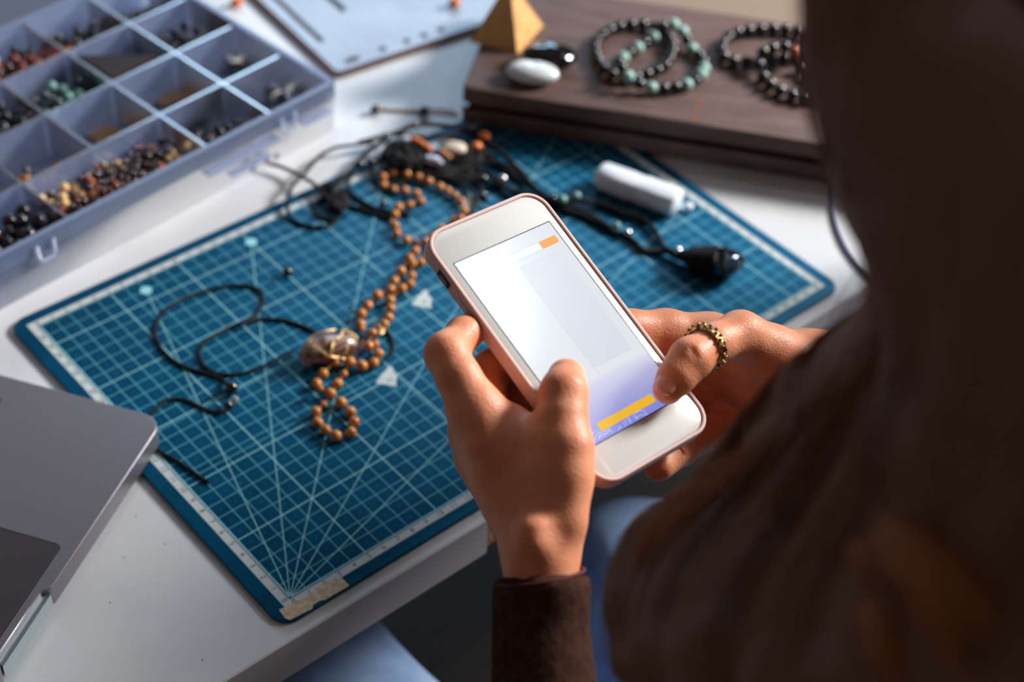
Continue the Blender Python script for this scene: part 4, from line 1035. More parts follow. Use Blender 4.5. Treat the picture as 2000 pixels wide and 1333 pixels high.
def surface(F, lo, vx_, iso=0.0):
    """quads of the field's zero surface (surface nets)"""
    S = F < iso
    nx, ny, nz = F.shape
    cnt = np.zeros((nx - 1, ny - 1, nz - 1), np.float32); acc = np.zeros((nx - 1, ny - 1, nz - 1, 3), np.float32)
    ax_ = [(0, 0, 0), (1, 0, 0), (0, 1, 0), (0, 0, 1)]
    def sl(o): return tuple(slice(o[i], F.shape[i] - 1 + o[i]) for i in range(3))
    corners = [(i, j, k) for i in (0, 1) for j in (0, 1) for k in (0, 1)]
    any_in = np.zeros((nx - 1, ny - 1, nz - 1), bool); all_in = np.ones((nx - 1, ny - 1, nz - 1), bool)
    for c in corners: s_ = S[sl(c)]; any_in |= s_; all_in &= s_
    act = any_in & ~all_in; idx = np.argwhere(act); ii = idx.T
    P = np.zeros((len(idx), 3)); C_ = np.zeros(len(idx))
    for c in corners:
        for d in range(3):
            if c[d]: continue
            c2 = list(c); c2[d] = 1
            f0 = F[ii[0] + c[0], ii[1] + c[1], ii[2] + c[2]] - iso; f1 = F[ii[0] + c2[0], ii[1] + c2[1], ii[2] + c2[2]] - iso
            m = (f0 < 0) != (f1 < 0); t = np.where(m, f0 / np.where(m, f0 - f1, 1), 0)
            q = np.array(c, float)[None].repeat(len(idx), 0); q[:, d] = t
            P += q * m[:, None]; C_ += m
    P = P / C_[:, None] + idx
    num = -np.ones(act.shape, np.int64); num[act] = np.arange(len(idx))
    faces = []
    for d in range(3):
        e, f = [(1, 2), (2, 0), (0, 1)][d]
        sl0 = [slice(1, F.shape[k] - 1) for k in range(3)]; sl1 = list(sl0); sl0[d] = slice(0, F.shape[d] - 1); sl1[d] = slice(1, F.shape[d])
        a = S[tuple(sl0)]; b = S[tuple(sl1)]
        for flip, m in ((0, a & ~b), (1, ~a & b)):
            w = np.argwhere(m)
            if not len(w): continue
            base = w + np.array([0 if k == d else 1 for k in range(3)])
            def at_(oe, of):
                q = base.copy(); q[:, e] += oe; q[:, f] += of; return num[q[:, 0], q[:, 1], q[:, 2]]
            v = np.stack([at_(-1, -1), at_(0, -1), at_(0, 0), at_(-1, 0)], 1)
            if flip: v = v[:, ::-1]
            faces.append(v)
    faces = np.vstack(faces)
    return P * vx_ + np.array(lo), faces
def relax(P, Fc, it=4, lam=.5, mu=-.52):
    E_ = np.vstack([Fc[:, [0, 1]], Fc[:, [1, 2]], Fc[:, [2, 3]], Fc[:, [3, 0]]]); E_ = np.vstack([E_, E_[:, ::-1]])
    cnt = np.bincount(E_[:, 0], minlength=len(P))[:, None]
    for k in range(it):
        for l in (lam, mu):
            S_ = np.stack([np.bincount(E_[:, 0], weights=P[E_[:, 1], j], minlength=len(P)) for j in range(3)], 1)
            P = P + l * (S_ / np.maximum(cnt, 1) - P)
    return P, Fc
def body_mesh(name, parts, smooth=True):
    V_, F_ = [], []; b = 0
    for P, Fc in parts: V_.append(P); F_.append(Fc + b); b += len(P)
    V_ = np.vstack(V_); F_ = np.vstack(F_)
    me = bpy.data.meshes.new(name); me.vertices.add(len(V_)); me.vertices.foreach_set('co', V_.ravel())
    me.loops.add(F_.size); me.loops.foreach_set('vertex_index', F_.ravel().astype(np.int32))
    me.polygons.add(len(F_)); me.polygons.foreach_set('loop_start', np.arange(0, F_.size, 4, dtype=np.int32))
    me.polygons.foreach_set('loop_total', np.full(len(F_), 4, np.int32)) if False else None
    me.update(calc_edges=True); me.validate()
    me.polygons.foreach_set('use_smooth', [True] * len(me.polygons)); me.update()
    return me
def chain(G_, pts, k=.003):
    f = None
    for (a, ra), (b, rb) in zip(pts[:-1], pts[1:]): f = smin(f, seg_field(G_, a, b, ra, rb), k)
    return f
def carve_phone(G_, f):
    X, Y, Z = G_; d = [X - PC[0], Y - PC[1], Z - PC[2]]
    lx = d[0] * PX[0] + d[1] * PX[1] + d[2] * PX[2]; ly = d[0] * PY[0] + d[1] * PY[1] + d[2] * PY[2]; lz = d[0] * PN[0] + d[1] * PN[1] + d[2] * PN[2] + .0042
    r = .010; qx = np.abs(lx) - (CWD - r); qy = np.abs(ly) - (CHT - r)
    d2 = np.sqrt(np.maximum(qx, 0) ** 2 + np.maximum(qy, 0) ** 2) + np.minimum(np.maximum(qx, qy), 0) - r
    dz = np.abs(lz) - .0052
    return smax(f, -(np.maximum(d2, dz) - .0003), .0012)
def J(px, py, h, r): return (PH(px, py, h), r / 1000)

# ---- left hand ------------------------------------------------------------
ELB_L = np.array([-.098, -.32, .012]); WR_L = PH(1056, 1085, -14)
ELB_R = np.array([.40, -.17, .03]); WR_R = PH(1600, 742, -16)
def hand_left(vx_=.0009):
    W = J(1057, 1040, -14, 14.5)
    f_idx = [J(1000, 960, -12, 12), J(928, 800, -6, 11.2), J(896, 740, -4, 9.4), J(872, 692, -5, 9.4), J(906, 652, -8, 7.4), J(945, 631, -13, 6.6), J(990, 610, -16, 6.2)]
    f_mid = [J(1000, 975, -22, 12), J(930, 842, -22, 11.6), J(946, 775, -22, 9.4), J(962, 720, -22, 8.6), J(1000, 697, -21, 7.6), J(1050, 672, -18, 7.6)]
    f_rng = [J(1005, 990, -32, 12), J(936, 890, -36, 10.5), J(975, 820, -38, 9.4), J(1010, 778, -34, 8.8), J(1050, 748, -26, 8.0), J(1085, 730, -19, 7)]
    f_pnk = [J(1010, 1000, -42, 11), J(955, 930, -46, 9.5), J(1010, 880, -46, 8.4), J(1060, 850, -38, 7.6), J(1100, 830, -24, 6.8)]
    thumb = [J(1074, 1015, -6, 12), J(1088, 930, 2, 14.2), J(1096, 865, 8, 12.2), J(1098, 815, 12, 10.4), J(1101, 768, 14, 10.0), J(1106, 738, 11.5, 8.4)]
    fore = [(WR_L + (ELB_L - WR_L) * 0, .0147), (WR_L + (ELB_L - WR_L) * .22, .0160), (WR_L + (ELB_L - WR_L) * .5, .024), (ELB_L, .034)]
    pts = [p for c in (f_idx, f_mid, f_rng, f_pnk, thumb, fore[:2]) for p, _ in c]
    lo = np.min(pts, 0) - .03; hi = np.max(pts, 0) + .03; lo[2] = max(lo[2], .07)
    G_, _ = grid(lo, hi, vx_)
    palm = None
    for c in (f_idx, f_mid, f_rng, f_pnk): palm = smin(palm, chain(G_, c[:2]), .012)
    palm = smin(palm, seg_field(G_, PH(1062, 1005, -22), PH(1092, 915, -30), .0140, .0138), .010)
    palm = smin(palm, seg_field(G_, PH(1036, 1005, -18), PH(985, 880, -16), .0130, .0130), .010)
    # web between thumb and forefinger
    palm = smin(palm, seg_field(G_, PH(1060, 905, -4), PH(1000, 835, -8), .0125, .0085), .012)
    palm = smin(palm, seg_field(G_, W[0], PH(1052, 960, -16), .0145, .0165), .010)
    f = palm
    fo = chain(G_, [(W[0], .0140)] + fore, .008)
    # the wrist is broader than deep
    f = smin(f, fo, .010)
    f = smin(f, chain(G_, thumb, .004), .009)
    for c, k in ((f_idx, .006), (f_mid, .004), (f_rng, .004), (f_pnk, .004)): f = smin(f, chain(G_, c[1:], .004), k)
    # knuckle swellings and the tendon ridge of the thumb
    f = smin(f, seg_field(G_, PH(1112, 1010, 3), PH(1118, 880, 14), .0050, .0055), .012)
    f = smin(f, seg_field(G_, PH(1040, 1060, 0), PH(1038, 1040, 1), .005, .005), .010)
    f = carve_phone(G_, f)
    P, Fc = surface(f.astype(np.float32), lo, vx_)
    return relax(P, Fc, 3)
LH = None
# ---- right hand -----------------------------------------------------------
def hand_right(vx_=.0009):
    thumb = [J(1580, 735, -8, 17), J(1505, 695, 2, 14.5), J(1446, 657, 10, 11.6), J(1395, 672, 14, 9.2), J(1348, 702, 15, 9.6), J(1322, 735, 12, 8.3), J(1305, 760, 8.8, 7.0)]
    f_idx = [J(1540, 735, -20, 13), J(1385, 661, -26, 11.5), J(1300, 648, -26, 10.6), J(1228, 646, -24, 9.8), J(1170, 640, -21, 8.6), J(1120, 640, -18, 7.6)]
    f_mid = [J(1540, 760, -30, 13), J(1400, 705, -38, 12), J(1310, 698, -38, 10.8), J(1240, 690, -32, 9.6), J(1190, 690, -22, 8)]
    f_rng = [J(1540, 785, -40, 13), J(1415, 760, -48, 11.5), J(1335, 765, -46, 9.6), J(1275, 760, -34, 8.6), J(1240, 750, -20, 7.6)]
    f_pnk = [J(1540, 810, -48, 12), J(1432, 825, -50, 10.5), J(1385, 842, -46, 8.6), J(1330, 876, -34, 7.8), J(1286, 911, -24, 7.2)]
    fore = [(WR_R, .020), (WR_R + (ELB_R - WR_R) * .25, .022), (WR_R + (ELB_R - WR_R) * .6, .030), (ELB_R, .036)]
    pts = [p for c in (f_idx, f_mid, f_rng, f_pnk, thumb, fore[:2]) for p, _ in c]
    lo = np.min(pts, 0) - .03; hi = np.max(pts, 0) + .03
    G_, _ = grid(lo, hi, vx_)
    f = None
    for c in (f_idx, f_mid, f_rng, f_pnk): f = smin(f, chain(G_, c[:2]), .012)
    f = smin(f, seg_field(G_, PH(1500, 740, -20), PH(1400, 700, -30), .015, .013), .012)
    f = smin(f, seg_field(G_, PH(1545, 740, -10), PH(1580, 750, -20), .020, .021), .014)
    # web and ball of the thumb
    f = smin(f, seg_field(G_, PH(1470, 690, -6), PH(1400, 668, -18), .0115, .0095), .010)
    f = smin(f, chain(G_, [(WR_R + (PH(1545, 740, -15) - WR_R) * .5, .020)] + fore, .012), .014)
    f = smin(f, chain(G_, thumb, .0035), .007)
    for c, k in ((f_idx, .006), (f_mid, .005), (f_rng, .004), (f_pnk, .004)): f = smin(f, chain(G_, c[1:], .004), k)
    # creases: shallow cuts over the thumb's joint
    for px, py in ((1326, 694), (1330, 702), (1336, 712)):
        a = PH(px - 12, py + 12, 24.6); b = PH(px + 26, py - 14, 25.2)
        f = smax(f, -seg_field(G_, a, b, .0011, .0011), .0016)
    for px, py in ((1318, 872), (1311, 880)):
        f = smax(f, -seg_field(G_, PH(px - 14, py - 12, -22), PH(px + 16, py + 16, -24), .0009, .0009), .0014)
    f = carve_phone(G_, f)
    P, Fc = surface(f.astype(np.float32), lo, vx_)
    return relax(P, Fc, 3)
# ---- head, torso, legs ----------------------------------------------------
HC = np.array([.150, -.296, .415])             # middle of the head
fwd = np.array([-.10, .72, -.69]); fwd /= np.linalg.norm(fwd)
upv = np.array([.02, .69, .72]); upv -= fwd * (upv @ fwd); upv /= np.linalg.norm(upv); sdv = np.cross(fwd, upv)   # her right
HR = np.stack([sdv, fwd, upv], 1)
def HP(x, y, z): return HC + HR @ np.array([x, y, z])
SHL, SHR = np.array([-.045, -.405, .215]), np.array([.325, -.405, .215])
NK0, NK1 = np.array([.142, -.385, .27]), HP(0, -.03, -.08)
PEL = np.array([.135, -.56, -.20])
def head_neck(vx_=.003):
    lo = HC - .17; hi = HC + .15; G_, _ = grid(lo, hi, vx_)
    f = ell_field(G_, HP(0, -.012, .018), (.074, .093, .085), HR)
    f = smin(f, ell_field(G_, HP(0, .030, -.045), (.054, .058, .068), HR), .03)
    f = smin(f, ell_field(G_, HP(0, .060, -.088), (.022, .020, .018), HR), .02)
    f = smin(f, seg_field(G_, HP(0, .084, .0), HP(0, .101, -.030), .007, .011), .010)      # nose
    f = smin(f, seg_field(G_, HP(-.012, .092, -.036), HP(.012, .092, -.036), .007, .007), .006)
    for s_ in (-1, 1):
        f = smax(f, -ell_field(G_, HP(s_ * .031, .093, .006), (.016, .014, .011), HR), .012)
        f = smin(f, ell_field(G_, HP(s_ * .031, .078, .004), (.0125, .0115, .0115), HR), .003)
        f = smin(f, ell_field(G_, HP(s_ * .077, -.008, -.010), (.008, .018, .030), HR), .006)  # ear
    f = smin(f, ell_field(G_, HP(0, .086, -.058), (.022, .010, .006), HR), .005); f = smin(f, ell_field(G_, HP(0, .084, -.067), (.019, .010, .006), HR), .005)
    f = smin(f, seg_field(G_, NK1, NK0, .052, .056), .03)
    P, Fc = surface(f.astype(np.float32), lo, vx_); return relax(P, Fc, 2)
KL, KR = np.array([.035, .085, -.185]), np.array([.262, -.025, -.185]); HL_, HRR = np.array([.055, -.44, -.20]), np.array([.235, -.44, -.20])
FT_L, FT_R = np.array([.03, .03, -.70]), np.array([.27, -.03, -.70])
def torso_fields(G_, grow=0.0, legs=True, arms=True, trunk=True):
    f = None; g = grow
    if trunk:
        f = ell_field(G_, (.135, -.50, -.17), (.165 + g, .125 + g, .11 + g))
        f = smin(f, seg_field(G_, (.135, -.49, -.10), (.138, -.43, .09), .115 + g, .125 + g), .06)
        f = smin(f, seg_field(G_, (.06, -.425, .13), (.215, -.425, .13), .095 + g, .095 + g), .05)
        f = smin(f, seg_field(G_, SHL + [.03, 0, -.02], SHR - [.03, 0, .02], .058 + g, .058 + g), .05)
        f = smin(f, seg_field(G_, NK0 - [0, .01, .04], NK0, .062 + g * .5, .05 + g * .5), .04)
    if arms:
        for S_, E_, W_ in ((SHL, ELB_L, WR_L), (SHR, ELB_R, WR_R)):
            a = smin(seg_field(G_, S_, E_, .052 + g, .038 + g), seg_field(G_, E_, E_ + (W_ - E_) * .55, .035 + g, .022 + g), .02)
            f = smin(f, a, .04)
    if legs:
        for H_, K_, T_ in ((HL_, KL, FT_L), (HRR, KR, FT_R)):
            a = smin(seg_field(G_, H_, K_, .080 + g, .058 + g), seg_field(G_, K_, T_, .052 + g, .036 + g), .03)
            if trunk or f is None: f = smin(f, a, .05)
            else: f = smin(f, a, .05)
    return f
def torso(vx_=.007):
    lo = np.array([-.20, -.72, -.73]); hi = np.array([.50, .22, .33]); G_, _ = grid(lo, hi, vx_)
    f = torso_fields(G_)
    for T_, K_ in ((FT_L, KL), (FT_R, KR)): f = smin(f, seg_field(G_, T_, T_ + [0, .13, -.015], .036, .030), .02)
    P, Fc = surface(f.astype(np.float32), lo, vx_); return relax(P, Fc, 2)
M_skin = mat('skin', srgb(226, 150, 112), .46, sub=.35, subr=(1, .35, .18), spec=.4)
nz, _ = noise_color(M_skin, srgb(214, 130, 92), srgb(236, 164, 126), 55, 6, lo=.3, hi=.7)
n2 = nd(M_skin, 'ShaderNodeTexVoronoi'); n2.inputs['Scale'].default_value = 900; n3 = nd(M_skin, 'ShaderNodeTexNoise'); n3.inputs['Scale'].default_value = 180; n3.inputs['Detail'].default_value = 5
mx = nd(M_skin, 'ShaderNodeMath'); mx.operation = 'ADD'; b3_ = nd(M_skin, 'ShaderNodeBump'); b3_.inputs['Strength'].default_value = .35; b3_.inputs['Distance'].default_value = .0004
lk(M_skin, nz.id_data.nodes[nz.name].inputs['Vector'].links[0].from_socket, n2.inputs['Vector']); lk(M_skin, nz.inputs['Vector'].links[0].from_socket, n3.inputs['Vector'])
lk(M_skin, n2.outputs['Distance'], mx.inputs[0]); lk(M_skin, n3.outputs['Fac'], mx.inputs[1]); lk(M_skin, mx.outputs[0], b3_.inputs['Height']); lk(M_skin, b3_.outputs[0], bsdf(M_skin).inputs['Normal'])

per = empty('person', 'seated person with long brown hair holding a smartphone in both hands', 'person', (.135, -.5, 0))
def pin(o): o.location = (-.135, .5, 0); return o
def pobj(name, me, m): return pin(obj(name, me, m, per))
pobj('body', body_mesh('body', [hand_left(), hand_right(), head_neck(), torso()]), M_skin)

# nails
M_nail = mat('fingernail', srgb(236, 158, 144), .25, coat=.3)
def nail(cpx, cpy, h, tipx, tipy, tiph, out, wd, ln, nm='fingernail'):
    c = PH(cpx, cpy, h); t = PH(tipx, tipy, tiph) - c; t /= np.linalg.norm(t); o = np.array(out) - t * (np.array(out) @ t); o /= np.linalg.norm(o); s_ = np.cross(t, o)
    q = MB(); nu, nv = 9, 9; vs = []
    for i in range(nu):
        u = -1 + 2 * i / (nu - 1)
        for j in range(nv):
            v = -1 + 2 * j / (nv - 1); w_ = wd * (1 - .18 * max(0, -v) ** 2) * math.sqrt(max(0, 1 - .55 * max(0, abs(v) - .45) ** 2 / .3))
            p = c + s_ * (u * w_) + t * (v * ln * (1 - .12 * u * u)) + o * (-.42 * wd * u * u - .0004 * v * v); vs.append(tuple(p))
    fs = [(i * nv + j, (i + 1) * nv + j, (i + 1) * nv + j + 1, i * nv + j + 1) for i in range(nu - 1) for j in range(nv - 1)]
    q.add(vs, fs); me = q.mesh(nm); o_ = pin(obj(nm, me, M_nail, per)); md = o_.modifiers.new('s', 'SOLIDIFY'); md.thickness = .0006; return o_
camdir = lambda px, py: -ray(px, py) / np.linalg.norm(ray(px, py))
vl = camdir(1305, 765)
tA, tB = PH(1322, 735, 12), PH(1305, 760, 8.8)
oo = vl * .85 - CR[0] * .42 + CR[1] * .12; tt = (tB - tA) / np.linalg.norm(tB - tA); oo = oo - tt * (oo @ tt); oo /= np.linalg.norm(oo)
nc = tB + (tA - tB) * .12 + oo * .0082
PHn = PH
def PH(a, b, h): return nc if h == 'c' else (nc + tt * .01 if h == 't' else PHn(a, b, h))
nail(0, 0, 'c', 0, 0, 't', oo, .0050, .0062)
PH = PHn

# ring on the right thumb
M_brass = mat('old_brass', srgb(150, 120, 78), .35, metal=1); noise_color(M_brass, srgb(60, 46, 34), srgb(206, 172, 116), 420, 5, bump=.9, bumpdist=.0012)
rc = PH(1378, 679, 14.6); ax = PH(1348, 702, 15) - PH(1446, 657, 10); ax /= np.linalg.norm(ax)
r1_ = np.cross(ax, PN); r1_ /= np.linalg.norm(r1_); r2_ = np.cross(ax, r1_)
rg = empty('ring', 'wide textured old brass ring on the right thumb', 'ring', tuple(rc))
q = MB(); n = 64; prof = [(-.0021, .0), (-.0019, .0011), (-.0008, .0015), (.0008, .0015), (.0019, .0011), (.0021, 0)]; vs = []
for i in range(n):
    a = 2 * PI * i / n
    for (u, v) in prof: vs.append(tuple(ax * u + (r1_ * math.cos(a) + r2_ * math.sin(a)) * (.0095 + v + .0002 * math.sin(9 * a))))
m_ = len(prof)
q.add(vs, [(i * m_ + j, ((i + 1) % n) * m_ + j, ((i + 1) % n) * m_ + (j + 1) % m_, i * m_ + (j + 1) % m_) for i in range(n) for j in range(m_)])
obj('band', q, M_brass, rg)
for i in range(20):
    for s_ in (-1, 1):
        a = 2 * PI * (i + .25 * s_) / 20; p = ax * (.0010 * s_) + (r1_ * math.cos(a) + r2_ * math.sin(a)) * .0112
        obj('nugget', MB().ball(tuple(p), .0008, 8, 6, sc_=(1, 1, 1)), M_brass, rg)
# thread bracelet on the left wrist, just above the cuff
def around(c, axis, r, lab, name, m, rr, wob=0, tilt=0):
    axis = np.array(axis) / np.linalg.norm(axis); a1 = np.cross(axis, PN); a1 /= np.linalg.norm(a1); a2 = np.cross(axis, a1)
    pts = [tuple(a1 * r * math.cos(t) + a2 * r * math.sin(t) + axis * tilt * math.cos(t)) for t in np.linspace(0, 2 * PI, 49)[:-1]]
    o = obj(name, MB().tube(pts, rr, 8, closed=True), m); o.location = tuple(c); tag(o, lab, 'bracelet'); return o
fa = ELB_L - WR_L; fa_ = fa / np.linalg.norm(fa)

around(WR_L + fa * .035, fa + np.array([.05, 0, -.03]), .0184, 'thin dark red thread bracelet at the left cuff', 'thread_bracelet', mat('dark_red_thread', srgb(92, 30, 32), .8), .0009)
# clothes ---------------------------------------------------------------------
def jumper(vx_=.0042):
    lo = np.array([-.22, -.74, -.27]); hi = np.array([.53, -.05, .35]); G_, _ = grid(lo, hi, vx_)
    f = torso_fields(G_, .013, legs=False, arms=False)
    f = smax(f, -(G_[2] + .20 + 0 * G_[0] + 0 * G_[1]), .02)
    f = smax(f, (G_[2] - .285 + 0 * G_[0] + 0 * G_[1]), .01)
    for S_, E_, W_, c_ in ((SHL, ELB_L, WR_L, .05), (SHR, ELB_R, WR_R, .10)):
        d = W_ - E_; En = W_ - d * c_
        a = smin(seg_field(G_, S_, E_, .070, .056), seg_field(G_, E_, En, .040, .0188), .03)
        a = smin(a, seg_field(G_, En + d * -.02, En, .0198, .0196), .004)
        f = smin(f, a, .05)
    n_ = (np.sin(G_[0] * 55 + G_[2] * 30 + 2 * np.sin(G_[1] * 18)) * np.sin(G_[1] * 43 - G_[2] * 38) * .0022 + np.sin(G_[2] * 120 + G_[0] * 70) * .0007).astype(np.float32)
    f = f + n_
    # neck and cuff openings
    f = smax(f, -seg_field(G_, NK0 + [0, .0, -.02], NK0 + [0, .02, .08], .062, .07), .006)
    for E_, W_, c_ in ((ELB_L, WR_L, .05), (ELB_R, WR_R, .10)):
        d = (W_ - E_); e_ = d / np.linalg.norm(d); En = W_ - d * c_
        cut = (G_[0] - En[0]) * e_[0] + (G_[1] - En[1]) * e_[1] + (G_[2] - En[2]) * e_[2] - .004
        near = np.sqrt((G_[0] - En[0]) ** 2 + (G_[1] - En[1]) ** 2 + (G_[2] - En[2]) ** 2) - .075
        f = smax(f, -np.maximum(-cut, near), .003)
    P, Fc = surface(f.astype(np.float32), lo, vx_); return relax(P, Fc, 2)
pobj('jumper', body_mesh('jumper', [jumper()]), M_cloth)['label'] = 'dark brown knitted jumper'
n1_, _ = noise_color(M_jeans, srgb(104, 138, 190), srgb(158, 186, 222), 22, 6, lo=.3, hi=.7)
wv = nd(M_jeans, 'ShaderNodeTexWave'); wv.inputs['Scale'].default_value = 420; wv.inputs['Distortion'].default_value = 1.5; wv.inputs['Detail'].default_value = 2
bmp = nd(M_jeans, 'ShaderNodeBump'); bmp.inputs['Strength'].default_value = .5; bmp.inputs['Distance'].default_value = .0008
lk(M_jeans, n1_.inputs['Vector'].links[0].from_socket, wv.inputs['Vector']); lk(M_jeans, wv.outputs['Fac'], bmp.inputs['Height']); lk(M_jeans, bmp.outputs[0], bsdf(M_jeans).inputs['Normal'])
def jeans(vx_=.0055):
    lo = np.array([-.12, -.68, -.72]); hi = np.array([.40, .20, -.04]); G_, _ = grid(lo, hi, vx_)
    f = ell_field(G_, (.135, -.50, -.17), (.180, .140, .122))
    f = smin(f, torso_fields(G_, .007, legs=True, arms=False, trunk=False), .03)
    f = f + (np.sin(G_[1] * 60 + 2 * np.sin(G_[0] * 40)) * np.sin(G_[0] * 50 + G_[2] * 35) * .0018).astype(np.float32)
    f = smax(f, -(G_[2] + .685 + 0 * G_[0] + 0 * G_[1]), .003)
    P, Fc = surface(f.astype(np.float32), lo, vx_); return relax(P, Fc, 2)
pobj('jeans', body_mesh('jeans', [jeans()]), M_jeans)['label'] = 'faded light blue jeans'
def shoe(T_, vx_=.005):
    lo = T_ - [.07, .08, .06]; hi = T_ + [.07, .20, .07]; G_, _ = grid(lo, hi, vx_)
    f = seg_field(G_, T_ + [0, -.02, -.008], T_ + [0, .14, -.022], .042, .036); f = smin(f, seg_field(G_, T_ + [0, 0, 0], T_ + [0, 0, .03], .042, .042), .02)
    f = smax(f, -(G_[2] - (FL + .001) + 0 * G_[0] + 0 * G_[1]), .004)
    P, Fc = surface(f.astype(np.float32), lo, vx_); return relax(P, Fc, 1)
for T_ in (FT_L, FT_R): pobj('shoe', body_mesh('shoe', [shoe(T_)]), mat('dark_shoe', srgb(30, 26, 26), .6))

# hair -------------------------------------------------------------------------
M_hair = mat('brown_hair', srgb(122, 92, 80), .6, spec=.06, sheen=.0)
bsdf(M_hair).inputs['Anisotropic'].default_value = .6
M_strand = mat('brown_hair_strand', srgb(146, 102, 80), .55, spec=.1)
# guides: (px, py, distance from camera, radius mm) down the falling hair
guides = [
    [(1665, -80, .44, 14), (1680, 120, .45, 14), (1715, 300, .47, 13), (1765, 430, .49, 12), (1808, 540, .51, 12), (1785, 640, .53, 12), (1690, 692, .56, 11), (1592, 762, .58, 11), (1503, 850, .60, 10), (1438, 930, .61, 10), (1362, 1010, .61, 10), (1287, 1057, .60, 10), (1246, 1120, .59, 9), (1232, 1190, .58, 8), (1230, 1290, .57, 8)],
    [(1760, -40, .43, 18), (1780, 200, .43, 18), (1800, 400, .45, 16), (1860, 580, .49, 17), (1780, 730, .53, 17), (1670, 840, .56, 16), (1560, 930, .57, 15), (1460, 1030, .57, 14), (1380, 1110, .56, 14), (1330, 1200, .55, 13), (1310, 1290, .54, 12), (1300, 1380, .54, 12)],
    [(1880, 200, .42, 22), (1880, 450, .43, 22), (1900, 660, .46, 22), (1800, 850, .49, 22), (1690, 980, .51, 22), (1590, 1080, .52, 20), (1490, 1180, .515, 18), (1420, 1290, .505, 16), (1390, 1380, .50, 14)],
    [(1980, 300, .41, 24), (1970, 560, .42, 24), (1950, 780, .43, 24), (1860, 960, .45, 24), (1750, 1110, .46, 22), (1650, 1230, .46, 20), (1580, 1350, .455, 18), (1540, 1450, .45, 14)],
    [(2100, 500, .40, 26), (2080, 800, .40, 26), (2000, 1000, .41, 26), (1900, 1180, .42, 24), (1820, 1330, .42, 22), (1780, 1460, .42, 18)],
    [(2250, 700, .40, 28), (2200, 1000, .39, 28), (2120, 1220, .39, 28), (2050, 1400, .39, 24)]]
GW = [[(DP(a, b, d), r / 1000) for a, b, d, r in g] for g in guides]
def hair_mass(vx_=.003):
    allp = np.array([p for g in GW for p, _ in g]); lo = np.minimum(allp.min(0), HC - .12) - .04; hi = np.maximum(allp.max(0), HC + .12) + .04
    G_, _ = grid(lo, hi, vx_)
    cap = ell_field(G_, HP(0, -.018, .016), (.092, .104, .100), HR)
    cap = smin(cap, ell_field(G_, HP(0, -.055, -.05), (.082, .062, .09), HR), .03)
    face = ell_field(G_, HP(0, .085, -.045), (.062, .07, .085), HR); cap = smax(cap, -face, .012)
    f = cap
    for s_ in (1,):
        f = smin(f, chain(G_, [(HP(.082, .0, .03), .022), (HP(.090, .01, -.06), .022), (HP(.085, -.01, -.14), .024), (HP(.085, -.03, -.22), .02)], .02), .02)
    for g in GW: f = smin(f, chain(G_, [(p_, r_ * .94) for p_, r_ in g], .01), .024)
    f = f + ((np.sin(G_[0] * 210 + 70 * G_[1] + 40 * G_[2]) + np.sin(G_[1] * 260 - 90 * G_[0])) * .0004).astype(np.float32)
    P, Fc = surface(f.astype(np.float32), lo, vx_); return relax(P, Fc, 4)
pobj('hair', body_mesh('hair', [hair_mass()]), M_hair)
# strands lying over the mass
def strand_mesh(seed, n_per, spread, rad, frizz):
    R_ = np.random.default_rng(seed); V_, F_ = [], []; b = 0
    for gi, g in enumerate(GW):
        C0 = spline([p for p, _ in g], 6); R0 = np.interp(np.linspace(0, 1, len(C0)), np.linspace(0, 1, len(g)), [r for _, r in g])
        C0 = np.array(C0); T_ = np.gradient(C0, axis=0); T_ /= np.linalg.norm(T_, axis=1)[:, None]
        up = np.array([0, 0, 1.]); S1 = np.cross(T_, up); S1 /= np.linalg.norm(S1, axis=1)[:, None]; S2 = np.cross(S1, T_)
        n = len(C0)
        for _ in range(n_per):
            a0 = R_.uniform(0, 2 * PI); tw = R_.uniform(-.5, .5); k0 = R_.integers(0, max(1, n // 2)); k1 = R_.integers(int(n * .7), n + 1)
            rr = R_.uniform(.92 if spread > .3 else .96, 1.0 + spread); ph_ = R_.uniform(0, 6.28, 3); am = R_.uniform(.2, 1) * frizz
            t = np.linspace(0, 1, n); a = a0 + tw * t
            rad_ = R0 * rr * (1 + .12 * np.sin(4 * t + ph_[0])) + am * np.sin(9 * t + ph_[1]) * t
            P = C0 + (S1 * np.cos(a)[:, None] + S2 * np.sin(a)[:, None]) * rad_[:, None] + T_ * (am * np.sin(13 * t + ph_[2]))[:, None]
            P = P[k0:k1]
            if len(P) < 4: continue
            m = len(P); w = rad * R_.uniform(.5, 1.3) * (1 - np.linspace(0, 1, m) ** 3 * .8)
            s1, s2 = S1[k0:k1], S2[k0:k1]
            ring = np.stack([P + s1 * w[:, None], P - s1 * w[:, None] * .5 + s2 * w[:, None] * .87, P - s1 * w[:, None] * .5 - s2 * w[:, None] * .87], 1).reshape(-1, 3)
            V_.append(ring); i = np.arange(m - 1)[:, None] * 3; k = np.arange(3)[None]; kk = (k + 1) % 3
            F_.append(np.stack([i + k, i + kk, i + 3 + kk, i + 3 + k], -1).reshape(-1, 4) + b); b += len(ring)
    return np.vstack(V_), np.vstack(F_)
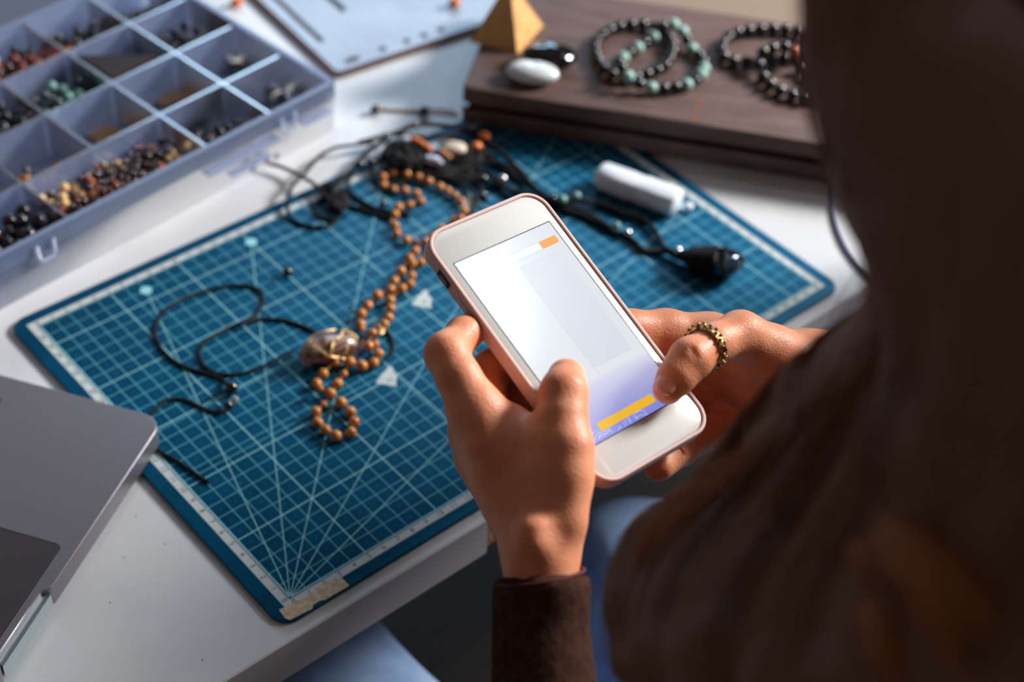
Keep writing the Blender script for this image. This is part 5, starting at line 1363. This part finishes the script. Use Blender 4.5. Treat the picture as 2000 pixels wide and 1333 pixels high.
def cap_strands(n=2200, seed=5):
    R_ = np.random.default_rng(seed); V_, F_ = [], []; b = 0; m = 15
    for _ in range(n):
        phi = R_.uniform(0, 2 * PI); front = math.cos(phi - PI / 2)      # 1 towards the face
        end = math.radians(62 if front > .55 else (88 if front > .1 else R_.uniform(125, 140)))
        a0 = R_.uniform(0, .5) * end; th = np.linspace(a0, end, m); ph = phi + .12 * np.sin(3 * th + R_.uniform(0, 6)) ; k = R_.uniform(1.0, 1.045)
        P = np.stack([.092 * np.sin(th) * np.cos(ph), -.018 + .104 * np.sin(th) * np.sin(ph), .016 + .100 * np.cos(th)], 1) * [k, k, k]
        Wp = HC + P @ HR.T; N_ = (P - [0, -.018, .016]); N_ /= np.linalg.norm(N_, axis=1)[:, None]; N_ = N_ @ HR.T
        T_ = np.gradient(Wp, axis=0); T_ /= np.linalg.norm(T_, axis=1)[:, None]; S_ = np.cross(T_, N_); w = .0002
        ring = np.stack([Wp + N_ * w, Wp - N_ * w * .5 + S_ * w, Wp - N_ * w * .5 - S_ * w], 1).reshape(-1, 3); V_.append(ring)
        i = np.arange(m - 1)[:, None] * 3; q_ = np.arange(3)[None]; F_.append(np.stack([i + q_, i + (q_ + 1) % 3, i + 3 + (q_ + 1) % 3, i + 3 + q_], -1).reshape(-1, 4) + b); b += len(ring)
    return np.vstack(V_), np.vstack(F_)
o = pobj('hair_strands', body_mesh('hair_strands', [strand_mesh(3, 900, .20, .00017, .002), cap_strands()]), M_strand); o['kind'] = 'stuff'
GWs = GW
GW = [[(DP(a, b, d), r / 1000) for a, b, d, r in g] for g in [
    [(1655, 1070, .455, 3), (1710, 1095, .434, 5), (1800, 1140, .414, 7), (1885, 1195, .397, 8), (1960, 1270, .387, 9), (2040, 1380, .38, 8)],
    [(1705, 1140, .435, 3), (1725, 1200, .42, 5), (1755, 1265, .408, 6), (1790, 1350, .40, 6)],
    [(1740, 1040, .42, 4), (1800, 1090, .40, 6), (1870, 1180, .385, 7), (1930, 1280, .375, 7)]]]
M_lit_streak = mat('lit_streak_hair', srgb(186, 120, 78), .55, spec=.1)  # lit streak on the hair, painted in as lighter strands
pobj('lit_hair_lock', body_mesh('lit_hair_lock', [strand_mesh(9, 500, .25, .00022, .002)]), M_lit_streak)['kind'] = 'stuff'
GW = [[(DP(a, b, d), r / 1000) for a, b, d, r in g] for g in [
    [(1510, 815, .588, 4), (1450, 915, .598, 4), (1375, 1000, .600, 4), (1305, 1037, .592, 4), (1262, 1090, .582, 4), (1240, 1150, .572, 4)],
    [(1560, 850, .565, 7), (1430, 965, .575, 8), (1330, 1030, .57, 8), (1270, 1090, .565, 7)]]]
M_lit_rim = mat('lit_rim_hair', srgb(176, 108, 64), .55, spec=.1)  # rim light along the hair's edge, put into this browner colour
pobj('lit_hair_lock', body_mesh('lit_hair_lock', [strand_mesh(11, 260, .6, .00014, .0022)]), M_lit_rim)['kind'] = 'stuff'
GW = GWs
# the few loose hairs standing off
lh = MB()
for pts in ([(1728, 520, .55), (1722, 548, .57), (1700, 568, .585), (1655, 603, .60), (1610, 640, .61), (1575, 662, .615), (1545, 690, .62)],
            [(1726, 500, .55), (1700, 512, .58), (1662, 545, .60), (1636, 590, .61), (1620, 625, .615)],
            [(1735, 530, .54), (1705, 570, .58), (1660, 590, .60), (1630, 592, .61)],
            [(1720, 560, .56), (1680, 598, .59), (1630, 640, .61), (1590, 660, .62)]):
    lh.tube([tuple(DP(a, b, d)) for a, b, d in [tuple(x) for x in spline(pts, 5)]], .00014, 4)
pobj('loose_hair', lh, M_strand)


# unseen chair added beside her; its top rail shades the near desk
chx = empty('shade_chair', 'unseen chair added right of the person, its broad top rail shading the desk', 'chair', (.80, -.31, FL))
M_uph = mat('dark_chair_wood', srgb(60, 42, 34), .6)
def rb_(x0, y0, z0, x1, y1, z1, r=.01):
    q = MB(); q.prism(rrect(x0, y0, x1, y1, r, 6), z0, z1, bevel=.008); return q
obj('seat', rb_(-.20, -.24, .42, .24, .24, .46, .03), M_uph, chx)
obj('top_rail', rb_(-.225, -.29, .975, -.195, .275, 1.115), M_uph, chx)
for y in (-.27, .235): obj('back_post', rb_(-.222, y, .0, -.192, y + .035, .98), M_uph, chx)
for y in (-.2, .2): obj('leg', MB().tube([(.2, y, .42), (.21, y * 1.05, 0)], .017, 10), M_uph, chx)
